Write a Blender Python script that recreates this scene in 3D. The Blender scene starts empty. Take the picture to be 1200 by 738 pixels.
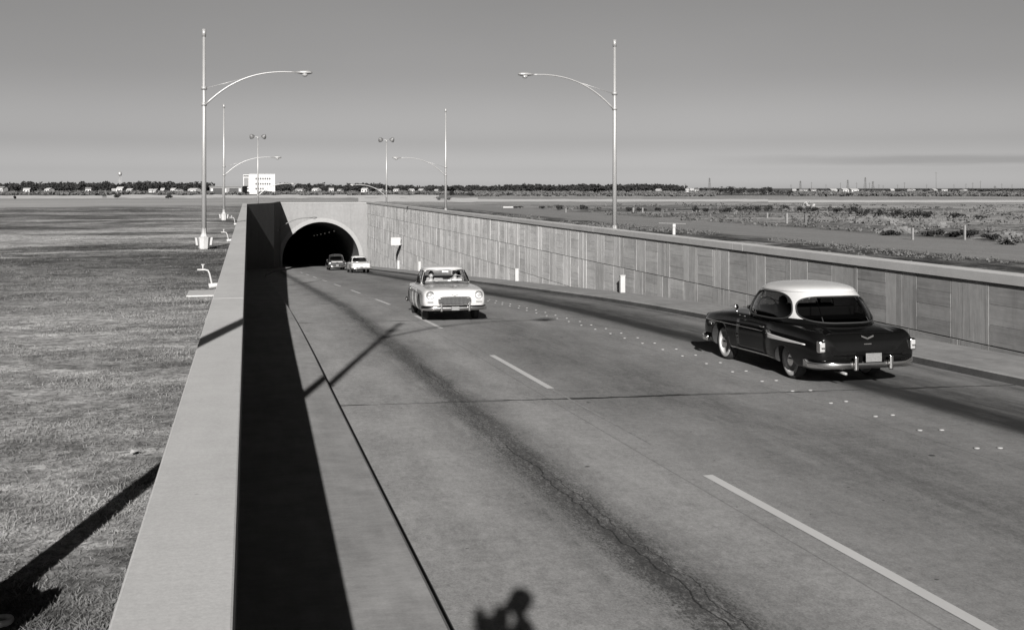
import bpy, bmesh, math, random
from mathutils import Vector, Matrix
import numpy as np
random.seed(7); RNG = np.random.default_rng(11)
D = bpy.data; SC = bpy.context.scene; COL = SC.collection
PI = math.pi; R = math.radians

# ------------------------------------------------------------------ camera maths (for placing things at measured spots)
YAW = math.atan(310/1270); CC, SS = math.cos(YAW), math.sin(YAW)
def ray(px, d):                      # ground position seen in photo column px at depth d
    u = (px-600)/1270
    return (d*(u*CC+SS), d*(CC-u*SS))
def gpt(px, py, z=0.0):              # point on level z seen at photo pixel
    d = (2.6-z)/((py-220.5)/1270)
    return ray(px, d)

# ------------------------------------------------------------------ object helpers
def tag(o, label=None, cat=None, group=None, kind=None):
    if label: o['label'] = label
    if cat: o['category'] = cat
    if group: o['group'] = group
    if kind: o['kind'] = kind
    return o
def link(name, me, mats, parent=None, loc=None):
    o = D.objects.new(name, me); COL.objects.link(o)
    if mats is not None:
        for m in (mats if isinstance(mats, (list, tuple)) else [mats]): me.materials.append(m)
    if parent: o.parent = parent
    if loc: o.location = loc
    return o
def thing(name, label, cat, loc=(0,0,0), rz=0, group=None):
    o = D.objects.new(name, None); COL.objects.link(o); o.empty_display_size = .2
    o.location = loc; o.rotation_euler = (0,0,rz)
    return tag(o, label, cat, group)
def copy_tree(o, parent=None):
    c = o.copy(); COL.objects.link(c)
    if parent: c.parent = parent
    for ch in list(o.children): copy_tree(ch, c)
    return c
class MB:
    def __init__(s): s.v=[]; s.f=[]; s.mi=[]; s.sm=[]
    def add(s, vs, fs, mi=0, smooth=False):
        b=len(s.v); s.v += [tuple(v) for v in vs]
        for f in fs: s.f.append(tuple(b+i for i in f)); s.mi.append(mi); s.sm.append(smooth)
        return s
    def box(s, x0,x1,y0,y1,z0,z1, mi=0):
        vs=[(x0,y0,z0),(x1,y0,z0),(x1,y1,z0),(x0,y1,z0),(x0,y0,z1),(x1,y0,z1),(x1,y1,z1),(x0,y1,z1)]
        return s.add(vs,[(0,3,2,1),(4,5,6,7),(0,1,5,4),(1,2,6,5),(2,3,7,6),(3,0,4,7)],mi)
    def obox(s, c, ax, ay, az, mi=0):          # oriented box: centre, half axes
        c=Vector(c); ax=Vector(ax); ay=Vector(ay); az=Vector(az)
        vs=[c+i*ax+j*ay+k*az for k in(-1,1) for j in(-1,1) for i in(-1,1)]
        return s.add(vs,[(0,2,3,1),(4,5,7,6),(0,1,5,4),(1,3,7,5),(3,2,6,7),(2,0,4,6)],mi)
    def quad(s,a,b,c,d,mi=0): return s.add([a,b,c,d],[(0,1,2,3)],mi)
    def lathe(s, prof, n=24, axis='z', c=(0,0,0), mi=0, smooth=True):
        vs=[]; fs=[]
        for r,h in prof:
            for i in range(n):
                a=2*PI*i/n; x,y=r*math.cos(a),r*math.sin(a)
                p={'z':(x,y,h),'y':(x,h,y),'x':(h,x,y)}[axis]
                vs.append((p[0]+c[0],p[1]+c[1],p[2]+c[2]))
        m=len(prof)
        for j in range(m-1):
            for i in range(n):
                k=(i+1)%n; q=(j*n+i,j*n+k,(j+1)*n+k,(j+1)*n+i)
                fs.append(q if axis!='y' else q[::-1])
        for j,rev in ((0,True),(m-1,False)):
            if prof[j][0]>1e-4:
                q=tuple(j*n+i for i in range(n)); q=q[::-1] if rev else q
                fs.append(q if axis!='y' else q[::-1])
        return s.add(vs,fs,mi,smooth)
    def tube(s, pts, rad, n=10, mi=0, closed=False, smooth=True):
        pts=[Vector(p) for p in pts]; m=len(pts)
        if not hasattr(rad,'__len__'): rad=[rad]*m
        vs=[]; fs=[]; up=Vector((0,0,1)); prev=None
        for i,p in enumerate(pts):
            a=pts[(i-1)%m] if (closed or i>0) else p; b=pts[(i+1)%m] if (closed or i<m-1) else p
            t=(b-a).normalized()
            if prev is None:
                nx=t.cross(up)
                if nx.length<.05: nx=t.cross(Vector((1,0,0)))
            else: nx=prev-t*prev.dot(t)
            nx.normalize(); prev=nx; ny=t.cross(nx)
            for k in range(n):
                an=2*PI*k/n; vs.append(p+(nx*math.cos(an)+ny*math.sin(an))*rad[i])
        for i in range(m if closed else m-1):
            j=(i+1)%m
            for k in range(n): l=(k+1)%n; fs.append((i*n+k,i*n+l,j*n+l,j*n+k))
        if not closed:
            fs.append(tuple(range(n))[::-1]); fs.append(tuple((m-1)*n+k for k in range(n)))
        return s.add(vs,fs,mi,smooth)
    def mesh(s,name,fix=False):
        me=D.meshes.new(name); me.from_pydata(s.v,[],s.f)
        me.polygons.foreach_set('material_index',s.mi); me.polygons.foreach_set('use_smooth',s.sm)
        me.update()
        if fix:
            bm=bmesh.new(); bm.from_mesh(me); bmesh.ops.recalc_face_normals(bm,faces=bm.faces); bm.to_mesh(me); bm.free()
        return me
    def build(s,name,mats,parent=None,loc=None,fix=True,bevel=0):
        o=link(name,s.mesh(name,fix),mats,parent,loc)
        if bevel:
            m=o.modifiers.new('bevel','BEVEL'); m.width=bevel; m.segments=2; m.limit_method='ANGLE'; m.angle_limit=R(40)
        return o
def evaluate(o):
    dg=bpy.context.evaluated_depsgraph_get(); dg.update()
    me=D.meshes.new_from_object(o.evaluated_get(dg)); return me
def table(tb, y):                    # smooth interpolation in a table of rows [y, a, b, ...]
    if y<=tb[0][0]: return list(tb[0][1:])
    if y>=tb[-1][0]: return list(tb[-1][1:])
    i=max(k for k in range(len(tb)-1) if tb[k][0]<=y)
    out=[]
    for c in range(1,len(tb[0])):
        x0,x1=tb[i][0],tb[i+1][0]; y0,y1=tb[i][c],tb[i+1][c]
        def sl(k):
            if k<=0: return (tb[1][c]-tb[0][c])/(tb[1][0]-tb[0][0])
            if k>=len(tb)-1: return (tb[-1][c]-tb[-2][c])/(tb[-1][0]-tb[-2][0])
            a=(tb[k][c]-tb[k-1][c])/(tb[k][0]-tb[k-1][0]); b=(tb[k+1][c]-tb[k][c])/(tb[k+1][0]-tb[k][0])
            return 0 if a*b<=0 else 2*a*b/(a+b)
        h=x1-x0; t=(y-x0)/h; m0,m1=sl(i)*h,sl(i+1)*h
        out.append((2*t**3-3*t*t+1)*y0+(t**3-2*t*t+t)*m0+(-2*t**3+3*t*t)*y1+(t**3-t*t)*m1)
    return out

# ------------------------------------------------------------------ material helpers
class X:
    """tiny expression wrapper round shader math nodes"""
    def __init__(s,nt,so): s.nt=nt; s.so=so
    def _m(s,op,*a,clamp=False):
        n=s.nt.nodes.new('ShaderNodeMath'); n.operation=op; n.use_clamp=clamp
        for i,v in enumerate((s,)+a):
            if isinstance(v,X): s.nt.links.new(v.so,n.inputs[i])
            else: n.inputs[i].default_value=v
        return X(s.nt,n.outputs[0])
    def __add__(s,o): return s._m('ADD',o)
    def __radd__(s,o): return s._m('ADD',o)
    def __sub__(s,o): return s._m('SUBTRACT',o)
    def __rsub__(s,o): return s._m('MULTIPLY',-1.0)._m('ADD',o)
    def __mul__(s,o): return s._m('MULTIPLY',o)
    def __rmul__(s,o): return s._m('MULTIPLY',o)
    def __truediv__(s,o): return s._m('DIVIDE',o)
    def abs(s): return s._m('ABSOLUTE')
    def floor(s): return s._m('FLOOR')
    def frac(s): return s._m('FRACT')
    def mod(s,o): return s._m('FLOORED_MODULO',o)
    def max(s,o): return s._m('MAXIMUM',o)
    def min(s,o): return s._m('MINIMUM',o)
    def pow(s,o): return s._m('POWER',o)
    def gt(s,o): return s._m('GREATER_THAN',o)
    def lt(s,o): return s._m('LESS_THAN',o)
    def step(s,a,b,c0=0.0,c1=1.0):           # smooth ramp from c0 at a to c1 at b
        n=s.nt.nodes.new('ShaderNodeMapRange'); n.interpolation_type='SMOOTHSTEP'
        s.nt.links.new(s.so,n.inputs[0]); n.inputs[1].default_value=a; n.inputs[2].default_value=b
        n.inputs[3].default_value=c0; n.inputs[4].default_value=c1
        return X(s.nt,n.outputs[0])
def new_mat(name):
    m=D.materials.new(name); m.use_nodes=True; nt=m.node_tree; nt.nodes.clear()
    out=nt.nodes.new('ShaderNodeOutputMaterial'); b=nt.nodes.new('ShaderNodeBsdfPrincipled')
    nt.links.new(b.outputs[0],out.inputs[0]); return m,nt,b,out
def coords(nt):
    tc=nt.nodes.new('ShaderNodeTexCoord'); sp=nt.nodes.new('ShaderNodeSeparateXYZ')
    nt.links.new(tc.outputs['Object'],sp.inputs[0])
    return tc.outputs['Object'],X(nt,sp.outputs[0]),X(nt,sp.outputs[1]),X(nt,sp.outputs[2])
def noise(nt,co,scale,detail=4,rough=.55,stretch=None,off=0,dist=0):
    if stretch or off:
        mp=nt.nodes.new('ShaderNodeMapping'); nt.links.new(co,mp.inputs[0])
        if stretch: mp.inputs['Scale'].default_value=stretch
        mp.inputs['Location'].default_value=(off,off*1.7,off*.6); co=mp.outputs[0]
    n=nt.nodes.new('ShaderNodeTexNoise'); nt.links.new(co,n.inputs['Vector'])
    n.inputs['Scale'].default_value=scale; n.inputs['Detail'].default_value=detail; n.inputs['Roughness'].default_value=rough
    n.inputs['Distortion'].default_value=dist
    return X(nt,n.outputs[0])
def voronoi(nt,co,scale,off=0,feature='F1'):
    mp=nt.nodes.new('ShaderNodeMapping'); nt.links.new(co,mp.inputs[0]); mp.inputs['Location'].default_value=(off,off,0)
    n=nt.nodes.new('ShaderNodeTexVoronoi'); n.feature=feature; nt.links.new(mp.outputs[0],n.inputs['Vector']); n.inputs['Scale'].default_value=scale
    return X(nt,n.outputs[0])
WARM=(1.0,.985,.97)
def set_grey(nt,b,val):
    cb=nt.nodes.new('ShaderNodeCombineXYZ')
    for i,w in enumerate(WARM):
        v=val*w if isinstance(val,X) else None
        if v is not None: nt.links.new(v.so,cb.inputs[i])
        else: cb.inputs[i].default_value=val*w
    nt.links.new(cb.outputs[0],b.inputs['Base Color'])
def bump(nt,b,h,strength=.3,dist=.02):
    n=nt.nodes.new('ShaderNodeBump'); n.inputs['Strength'].default_value=strength; n.inputs['Distance'].default_value=dist
    nt.links.new(h.so,n.inputs['Height']); nt.links.new(n.outputs[0],b.inputs['Normal'])
def plain(name,base,rough=.6,var=.12,scale=6,metal=0.0,coat=0.0,bmp=0,spec=.5):
    m,nt,b,o=new_mat(name); co,x,y,z=coords(nt)
    n=noise(nt,co,scale,5)
    set_grey(nt,b,(n-.5)*(2*var*base)+base)
    b.inputs['Roughness'].default_value=rough; b.inputs['Metallic'].default_value=metal
    b.inputs['Coat Weight'].default_value=coat; b.inputs['Specular IOR Level'].default_value=spec
    if bmp: bump(nt,b,noise(nt,co,scale*4,4),bmp,.01)
    return m
def glass(name,tint=.8,fac=.12):
    m=D.materials.new(name); m.use_nodes=True; nt=m.node_tree; nt.nodes.clear()
    out=nt.nodes.new('ShaderNodeOutputMaterial'); mx=nt.nodes.new('ShaderNodeMixShader')
    t=nt.nodes.new('ShaderNodeBsdfTransparent'); g=nt.nodes.new('ShaderNodeBsdfGlossy'); lw=nt.nodes.new('ShaderNodeLayerWeight')
    lw.inputs[0].default_value=.5; ad=X(nt,lw.outputs['Facing']).pow(4.0)*.8+fac
    t.inputs[0].default_value=(tint,tint,tint,1); g.inputs[0].default_value=(.9,.9,.9,1); g.inputs['Roughness'].default_value=.03
    nt.links.new(ad.so,mx.inputs[0]); nt.links.new(t.outputs[0],mx.inputs[1]); nt.links.new(g.outputs[0],mx.inputs[2])
    nt.links.new(mx.outputs[0],out.inputs[0]); return m
def emis(name,strength):
    m,nt,b,o=new_mat(name); set_grey(nt,b,.8); b.inputs['Emission Color'].default_value=(1,.95,.88,1); b.inputs['Emission Strength'].default_value=strength; return m

def concrete(name,base,streak=.0,joint=None,scale=1.0,stain=.25):
    m,nt,b,o=new_mat(name); co,x,y,z=coords(nt)
    n1=noise(nt,co,.35*scale,5,.6); n2=noise(nt,co,3*scale,6,.65); n3=noise(nt,co,40,3,.6); n4=noise(nt,co,1.2,5,.6,(4,.5,1),3.1)
    n5=noise(nt,co,9,5,.75,(.5,2.2,1),13); n6=noise(nt,co,90,3,.7)
    v=base*(1.0+(n1-.5)*stain*1.6+(n2-.5)*stain*1.5+(n3-.5)*.35+(n4-.5)*stain*1.2+(n5-.5)*stain*1.1+(n6-.5)*.30)
    if streak:
        s=noise(nt,co,2.2,5,.7,(1,1,.06),5)
        v=v*(1.0-s.step(.5,.75)*streak)
    if joint:                       # light sealed construction joints every joint[0] m from joint[1]
        w=noise(nt,co,1.5,2)
        d=((y+(w-.5)*.03-joint[1]).mod(joint[0])-joint[0]/2).abs()
        v=v*(1.0+d.lt(.03)*.28-((d-.045).abs()).lt(.008)*.4)
    vo=voronoi(nt,co,5*scale,2); v=v*(1.0-vo.step(.10,.02)*n2.step(.52,.6)*.35)
    set_grey(nt,b,v.max(.01)); b.inputs['Roughness'].default_value=.88; b.inputs['Specular IOR Level'].default_value=.25
    bump(nt,b,n3*.4+n2*.6,.25,.01); return m

# road: concrete pavement with oil bands, rubber, joints, cracks and specks
def road_material():
    m,nt,b,o=new_mat('pavement_concrete'); co,x,y,z=coords(nt)
    big=noise(nt,co,.12,4,.6,(1.6,.6,1)); mid=noise(nt,co,.9,6,.65,(1.6,.45,1)); fine=noise(nt,co,9,6,.7,(1.3,.7,1)); grit=noise(nt,co,60,3,.7)
    sweep=noise(nt,co,5.5,4,.6,(.25,1.8,1),4)
    v=(x+(mid-.5)*.8).step(4.3,5.6,.215,.158)*(1.0+(big-.5)*1.0+(mid-.5)*1.0+(fine-.5)*.85+(grit-.5)*1.1+(noise(nt,co,26,4,.8,(1.2,.8,1),41)-.5)*.9+(sweep-.5)*.35)
    wob=(noise(nt,co,.05,2,.5,(0,1,0),2)-.5)*.5
    brk=noise(nt,co,2.1,6,.7,(2.5,.35,1),6); brk2=noise(nt,co,14,5,.75,(1.3,.7,1),1)
    xd=x+wob
    def band(c,w,soft,amt):
        return (xd-c).abs().step(w,w+soft,1.0,0.0)*amt
    bl=band(3.25,.0,1.0,1.0); bc=band(3.3,.0,.42,1.0); br=band(10.9,.2,1.5,1.0); bk=band(10.42,.12,.42,1.0); bm_=band(6.9,.0,1.4,.75)
    tiny=noise(nt,co,38,4,.8,(1.2,.6,1),21)
    soil=bl*(brk.step(.3,.7)*.32+tiny.step(.45,.62)*.30+.10)+bc*(brk2.step(.38,.60)*.30+tiny.step(.42,.6)*.22+.12)
    soilr=br*(brk.step(.2,.72)*.45+.38)+bm_*(brk.step(.38,.66)*.30+tiny.step(.5,.62)*.25+.05)
    v=v*(1.0-bk*(brk.step(.15,.6)*.28+.62))
    v=v*(1.0-soil.min(.78))*(1.0-soilr.min(.8))
    # soft tyre polish either side
    v=v*(1.0-(x-12.55).abs().step(0,.45,1.0,0.0)*(brk.step(.3,.7)*.4+.2))
    # wandering longitudinal cracks in the oil strip
    cw=(noise(nt,co,.55,6,.65,(.05,1,1),9)-.5)*.55
    for cx,wd,th in ((3.30,.007,.45),(3.42,.0045,.52),(3.16,.004,.56)):
        ln=(x+wob+cw-cx).abs().step(wd*.6,wd*1.8,1.0,0.0)
        gate=noise(nt,co,.22,2,.5,(0,1,0),cx*3).step(th,th+.04)
        v=v*(1.0-ln*gate*.75)
    # transverse slab joints, wandering, partly dirty
    jw=(noise(nt,co,.7,6,.7,(1,.1,1),12)-.5)*.34
    yy=y+x*.10+jw
    d=((yy-17.3+7.3).mod(14.6)-7.3).abs()
    thick=noise(nt,co,1.1,3,.6,(1,.02,1),15).step(.35,.65,.02,.085)
    v=v*(1.0-(d/thick).step(.6,1.2,1.0,0.0)*noise(nt,co,.5,3,.5,(1,0,0),8).step(.38,.5,.4,.93))
    # lane seams (thin) between the slabs
    for lx in (4.72,8.62):
        v=v*(1.0-(x-lx+(fine-.5)*.02).abs().step(.006,.014,1.0,0.0)*.3)
    sp=voronoi(nt,co,2.3,3); v=v*(1.0-sp.step(.055,.03)*brk2.step(.45,.5)*.75)
    sp=voronoi(nt,co,.9,8); v=v*(1.0-sp.step(.045,.03)*.8)
    sp=voronoi(nt,co,3.7,5); v=v*(1.0+sp.step(.035,.02)*fine.step(.5,.55)*.9)
    set_grey(nt,b,v.max(.012)); b.inputs['Roughness'].default_value=.8; b.inputs['Specular IOR Level'].default_value=.3
    bump(nt,b,grit*.5+fine*.5,.3,.012); return m

def dryness(nt,co,x,y):
    big=noise(nt,co,.035,5,.6,(.55,1.1,1),3,.5); mid=noise(nt,co,.22,6,.65,(.6,1.4,1),6,.6); m2=noise(nt,co,.10,6,.7,(.5,.8,1),16,.8)
    m3=noise(nt,co,.75,5,.7,(.7,1,1),23,.6)
    d=big.step(.49,.58)*.5+mid.step(.54,.62)*.6+m2.step(.51,.60)*.6
    e=((x+24+(m2-.5)*18)*(x+24)/260.0+(y-59+(m2-.5)*22)*(y-59)/150.0).step(.3,1.4,1.0,0.0)*(m3.step(.3,.5)*.4+.6)
    e2=((x+60)*(x+60)/1600.0+(y-165)*(y-165)/300.0).step(.4,1.2,1.0,0.0)*.7
    dk=((y+(m2-.5)*16-96).abs().step(18,30,1.0,0.0))*(x+14).step(0,-10,0.0,.35)
    return ((d+e+e2)*(1.0-dk)).min(1.0)*(m3.step(.36,.5)*.5+.5),mid,big
def ground_material():
    m,nt,b,o=new_mat('dry_grass_ground'); co,x,y,z=coords(nt)
    dry,mid,big=dryness(nt,co,x,y); clump=noise(nt,co,1.8,6,.7,None,1,.5); fine=noise(nt,co,14,5,.75)
    blade=noise(nt,co,45,3,.7)
    g=.092*(1.0+(clump-.5)*3.4+(fine-.5)*2.6+(blade-.5)*2.0+(mid-.5)*2.2+(noise(nt,co,.6,5,.7,(.8,1,1),27)-.5)*2.4)
    far=(x*x+y*y).pow(.5)
    v=g*(1.0-dry)+dry*(.33*(1.0+(clump-.5)*.5+(fine-.5)*.7+(mid-.5)*.4))
    t1=noise(nt,co,3.2,5,.75,(.9,1.2,1),51); t2=noise(nt,co,10,4,.75,None,52); t3=noise(nt,co,.9,5,.7,(.7,1.2,1),53)
    v=v*(1.0-t1.step(.50,.60)*.38)*(1.0-t2.step(.48,.60)*.45)*(1.0-t3.step(.52,.62)*.30)*(1.0+t1.step(.46,.36)*.45)*(1.0+t3.step(.44,.34)*.35)*1.16*(1.0-x.abs().step(.5,3.2,1.0,0.0)*x.lt(0.0)*t3.step(.35,.6)*.35)
    # bare mown verge just beyond each wall and the bladed service track on the right
    tw=(noise(nt,co,.05,3,.5,(0,1,0),4)-.5)*4+(fine-.5)*.5
    tr=(x+tw-30.5).abs().step(3.6,5.6,1.0,0.0)*y.step(-40,-10)
    rut=noise(nt,co,1.4,4,.6,(3,.05,1),2)
    tv=.165*(1.0+(rut-.5)*.7+(fine-.5)*.35+(mid-.5)*.3)
    v=v*(1.0-tr)+tv*tr
    # darker weeds in the band between wall and track
    wd=(x-24).abs().step(1.6,3.4,1.0,0.0)*noise(nt,co,.9,5,.7,(1,.3,1),31).step(.44,.55)*.6
    v=v*(1.0-wd)
    # pale spoil patches by the rubble
    pp=((x-50)*(x-50)/260.0+(y-78)*(y-78)/420.0).step(.2,1.5,1.0,0.0)*clump.step(.46,.58)*.8
    v=v*(1.0-pp)+pp*.25
    # pale flat across the near side of the bay shore
    pl=noise(nt,co,.02,4,.6,(.5,1.6,1),8)
    f2=far.step(140,190)*(1.0-far.step(330,380))*x.step(40,-40,.55,1.0)
    v=v*(1.0-f2)+f2*(.26*(1.0+(pl-.5)*.8+(mid-.5)*.5))
    f3=far.step(360,420); v=v*(1.0-f3)+f3*(.08*(1.0+(mid-.5)*1.6+(big-.5)*1.2))
    set_grey(nt,b,v.max(.015)); b.inputs['Roughness'].default_value=.95; b.inputs['Specular IOR Level'].default_value=.1
    bump(nt,b,clump*.6+fine*.4,.45,.08); return m

def boards_material(base=.33):
    m,nt,b,o=new_mat('board_marked_concrete'); co,x,y,z=coords(nt)
    at=nt.nodes.new('ShaderNodeAttribute'); at.attribute_name='board'; sh=X(nt,at.outputs['Fac'])
    hz=nt.nodes.new('ShaderNodeAttribute'); hz.attribute_name='grain'; hg=X(nt,hz.outputs['Fac'])
    gv=noise(nt,co,14,5,.7,(1,1,.06),3); gh=noise(nt,co,14,5,.7,(1,.06,1),3)
    grain=gv*(1.0-hg)+gh*hg
    n1=noise(nt,co,.5,5,.6); n2=noise(nt,co,5,5,.6); st=noise(nt,co,3,4,.7,(1,1,.08),7)
    portal_lift=y.step(16,62,base*.95,base*2.45)       # brightness painted into the colour, rising toward the portal; near end also stained
    v=portal_lift*(.84+sh*.32+(grain-.5)*.75+(n1-.5)*.8+(n2-.5)*.4)*(1.0-st.step(.55,.75)*.16)
    set_grey(nt,b,v.max(.02)); b.inputs['Roughness'].default_value=.9; b.inputs['Specular IOR Level'].default_value=.2
    bump(nt,b,grain*.7+n2*.3,.6,.012); return m

def foliage(name,base):
    m,nt,b,o=new_mat(name); co,x,y,z=coords(nt)
    n=noise(nt,co,.6,4,.6); n2=noise(nt,co,5,3,.6)
    set_grey(nt,b,(base*(1.0+(n-.5)*1.4+(n2-.5)*1.0)).max(.008)); b.inputs['Roughness'].default_value=.8; b.inputs['Specular IOR Level'].default_value=.15
    return m

M={}
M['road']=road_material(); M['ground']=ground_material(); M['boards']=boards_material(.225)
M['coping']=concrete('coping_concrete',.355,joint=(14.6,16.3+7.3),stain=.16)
M['walk']=concrete('sidewalk_concrete',.20,stain=.45)
M['headwall']=concrete('headwall_concrete',.185,streak=.14,stain=.2)
M['arch']=concrete('arch_concrete',.235,stain=.12)
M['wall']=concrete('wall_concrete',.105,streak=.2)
M['slab']=concrete('slab_concrete',.22,stain=.4)
M['tunnel']=plain('tunnel_lining',.10,.7,.3,1)
M['shell']=plain('crushed_shell',.38,.95,.3,.15)
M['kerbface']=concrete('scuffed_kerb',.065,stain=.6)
M['line']=None
def paint_line(name,base,wear):
    m,nt,b,o=new_mat(name); co,x,y,z=coords(nt)
    n=noise(nt,co,7,6,.7); n2=noise(nt,co,40,4,.7); n3=noise(nt,co,1.5,4,.6,(1,.3,1),5)
    k=(n*.5+n2*.5).step(wear,wear+.14)
    v=(.13+(n2-.5)*.08)*(1.0-k)+k*(base*.72*(1.0+(n3-.5)*.4))
    set_grey(nt,b,v.max(.02)); b.inputs['Roughness'].default_value=.75; return m
M['line']=paint_line('road_paint',.56,.26); M['oldline']=paint_line('worn_road_paint',.30,.42)
M['galv']=plain('galvanised_steel',.28,.40,.1,3,metal=.3)
M['dgalv']=plain('dull_steel',.12,.5,.15,3,metal=.2)
M['white']=plain('white_paint',.34,.5,.12,4)
M['black']=plain('black_enamel',.004,.10,.1,3,coat=0.0,spec=.26)
M['cream']=plain('white_enamel',.42,.25,.04,2,coat=.5)
M['roofw']=plain('roof_enamel',.42,.25,.03,2,coat=.5)
M['darkpaint']=plain('dark_enamel',.025,.15,.1,2,coat=.8)
M['chrome']=plain('chrome',.72,.10,.02,3,metal=1.0)
M['glass']=glass('clear_glass',.92,.05); M['dglass']=glass('dim_glass',.22,.03)
M['rubber']=plain('tyre_rubber',.02,.75,.2,10)
M['ww']=plain('whitewall_rubber',.42,.6,.1,6)
M['under']=plain('underbody',.012,.8,.2,4)
M['seat']=plain('seat_cloth',.05,.8,.2,8); M['seatl']=plain('light_seat_cloth',.22,.8,.2,8)
M['lens']=plain('headlamp_lens',.26,.08,.1,20,metal=.0,coat=1.0)
M['tail']=plain('tail_lens',.30,.08,.1,20,coat=1.0)
M['plate']=plain('plate_enamel',.14,.4,.5,30)
M['skin']=plain('skin',.38,.6,.08,5); M['hair']=plain('hair',.02,.7,.2,30); M['shirt']=plain('white_shirt',.65,.8,.08,8); M['dcloth']=plain('dark_cloth',.05,.85,.2,12); M['mcloth']=plain('grey_cloth',.2,.85,.2,12)
M['leaf']=foliage('woods_foliage',.022); M['brush']=foliage('brush_foliage',.085); M['shrub']=foliage('shrub_foliage',.022); M['bark']=plain('bark',.08,.9,.3,8)
M['grass']=None
def grass_mat():
    m,nt,b,o=new_mat('grass_blades'); co,x,y,z=coords(nt)
    n=noise(nt,co,1.8,6,.7,None,1,.5); n2=noise(nt,co,30,3,.6); n3,_a,_b=dryness(nt,co,x,y)
    set_grey(nt,b,(.068*(1.0+(n-.5)*4.2+(n2-.5)*2.6+(_a-.5)*1.6)+n3*.10).max(.02)); b.inputs['Roughness'].default_value=.8; b.inputs['Specular IOR Level'].default_value=.2
    return m
M['grass']=grass_mat()
M['button']=plain('button_ceramic',.24,.6,.3,1)
M['hwhite']=plain('house_paint',.38,.7,.08,.4); M['hgrey']=plain('roof_shingle',.14,.85,.2,1); M['win']=plain('dark_window',.03,.2,.2,3)
M['rubble']=plain('broken_rubble',.10,.95,.8,.9); M['wood']=plain('weathered_wood',.15,.85,.3,6); M['lamp']=emis('tunnel_lamp',.07)
M['brown']=plain('facade_panel',.13,.7,.2,1)

# ------------------------------------------------------------------ levels
ZT=[[-60,-.05-.0],[-20,-.15],[0,-.34],[7,-.50],[11.5,-.64],[18,-.83],[22.6,-.95],[33.7,-1.36],[48.6,-2.16],[70,-3.40],[100,-5.16],[137,-7.32],[200,-10.8],[330,-16.5]]
def zr(y): return table(ZT,y)[0]
WR=14.6; YP=137.0; TC=8.93; TR=4.75; ZAP=-1.62
YS=[-60,-40,-20,-10]+[i*2.0 for i in range(-4,70)]+[YP]+[YP+6*i for i in range(1,31)]
def kl(y):  # left kerb line
    return table([[-60,1.32],[88,1.32],[105,2.1],[130,4.9],[137,5.35],[330,5.35]],y)[0]
def kr(y):
    return table([[-60,12.8],[95,12.8],[125,12.5],[137,12.5],[330,12.5]],y)[0]
def strip(name,fx0,fx1,dz,mat,ys=YS,nx=1):
    mb=MB(); vs=[]; fs=[]
    for y in ys:
        a,b=fx0(y),fx1(y)
        for k in range(nx+1): vs.append((a+(b-a)*k/nx,y,zr(y)+dz))
    w=nx+1
    for i in range(len(ys)-1):
        for k in range(nx): fs.append((i*w+k,i*w+k+1,(i+1)*w+k+1,(i+1)*w+k))
    mb.add(vs,fs,0,False)
    return tag(mb.build(name,mat,fix=False),kind='structure')
strip('road',lambda y:kl(y)-.02,lambda y:kr(y)+.02,0,M['road'],nx=2)
def side_walk(name,inner,outer,sgn):
    mb=MB(); vs=[]; fs=[]
    for y in YS:
        z=zr(y); xk=inner(y); xw=outer(y)
        kh=.20 if sgn<0 else .15
        prof=[(xk,z-.1),(xk+sgn*.012,z+kh-.025),(xk+sgn*.04,z+kh),(xw,z+kh+.02)]
        vs+=[(px_,y,pz) for px_,pz in prof]
    for i in range(len(YS)-1):
        for k in range(3): fs.append((i*4+k,i*4+k+1,(i+1)*4+k+1,(i+1)*4+k))
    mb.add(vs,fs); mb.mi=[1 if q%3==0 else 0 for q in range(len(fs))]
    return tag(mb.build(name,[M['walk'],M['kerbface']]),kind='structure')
def lw(y): return table([[-60,-.2],[114.5,-.2],[124.7,2.85],[137,3.9],[137.01,TC-TR-.1],[330,TC-TR-.1]],y)[0] if y>114.4 else -.2
side_walk('kerbside_walk',kl,lw,-1)
side_walk('pavement',kr,lambda y: WR+.1 if y<=YP else TC+TR+.1,1)

# ground: one sheet round the cut
def ground():
    mb=MB(); far=6000
    def patch(x0,x1,y0,y1,nx,ny,px_=1.0):
        xs=[x0+(x1-x0)*(i/nx) for i in range(nx+1)]; ys=[y0+(y1-y0)*(j/ny) for j in range(ny+1)]
        vs=[(x,y,0) for y in ys for x in xs]; fs=[(j*(nx+1)+i,j*(nx+1)+i+1,(j+1)*(nx+1)+i+1,(j+1)*(nx+1)+i) for j in range(ny) for i in range(nx)]
        mb.add(vs,fs)
    patch(-far,-.3,-400,YP+.6,8,8); patch(WR+.3,far,-400,YP+.6,8,8); patch(-far,far,YP+.6,far,8,8)
    # close the strip left of the wing beyond the long wall
    mb.add([(-.3,115.4,0),(2.6,125.2,0),(3.7,YP,0),(3.7,YP+.6,0),(-.3,YP+.6,0)],[(0,1,2,3,4)])
    mb.v=mb.v; return tag(mb.build('ground',M['ground'],fix=False),kind='structure')
ground()
def shore(name,pts,z,mat=M['shell']):
    mb=MB(); n=len(pts)
    vs=[]; fs=[]
    for (px_,ya,yb) in pts:
        a=gpt(px_,ya); b=gpt(px_,yb); vs+= [(a[0],a[1],z),(b[0],b[1],z)]
    for i in range(n-1): fs.append((2*i,2*i+1,2*i+3,2*i+2))
    mb.add(vs,fs); o=mb.build(name,mat,fix=False); return tag(o,kind='structure')
def wav(a,b,y0,y1,n,j):
    out=[]
    for i in range(n+1):
        t=i/n; out.append((a+(b-a)*t,y1+(RNG.random()-.5)*j,y0+(RNG.random()-.5)*j))
    return out
shore('shell_bank',[(p,yb,ya) for p,yb,ya in wav(-120,120,229.4,232.6,30,.5)],.02)
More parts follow.
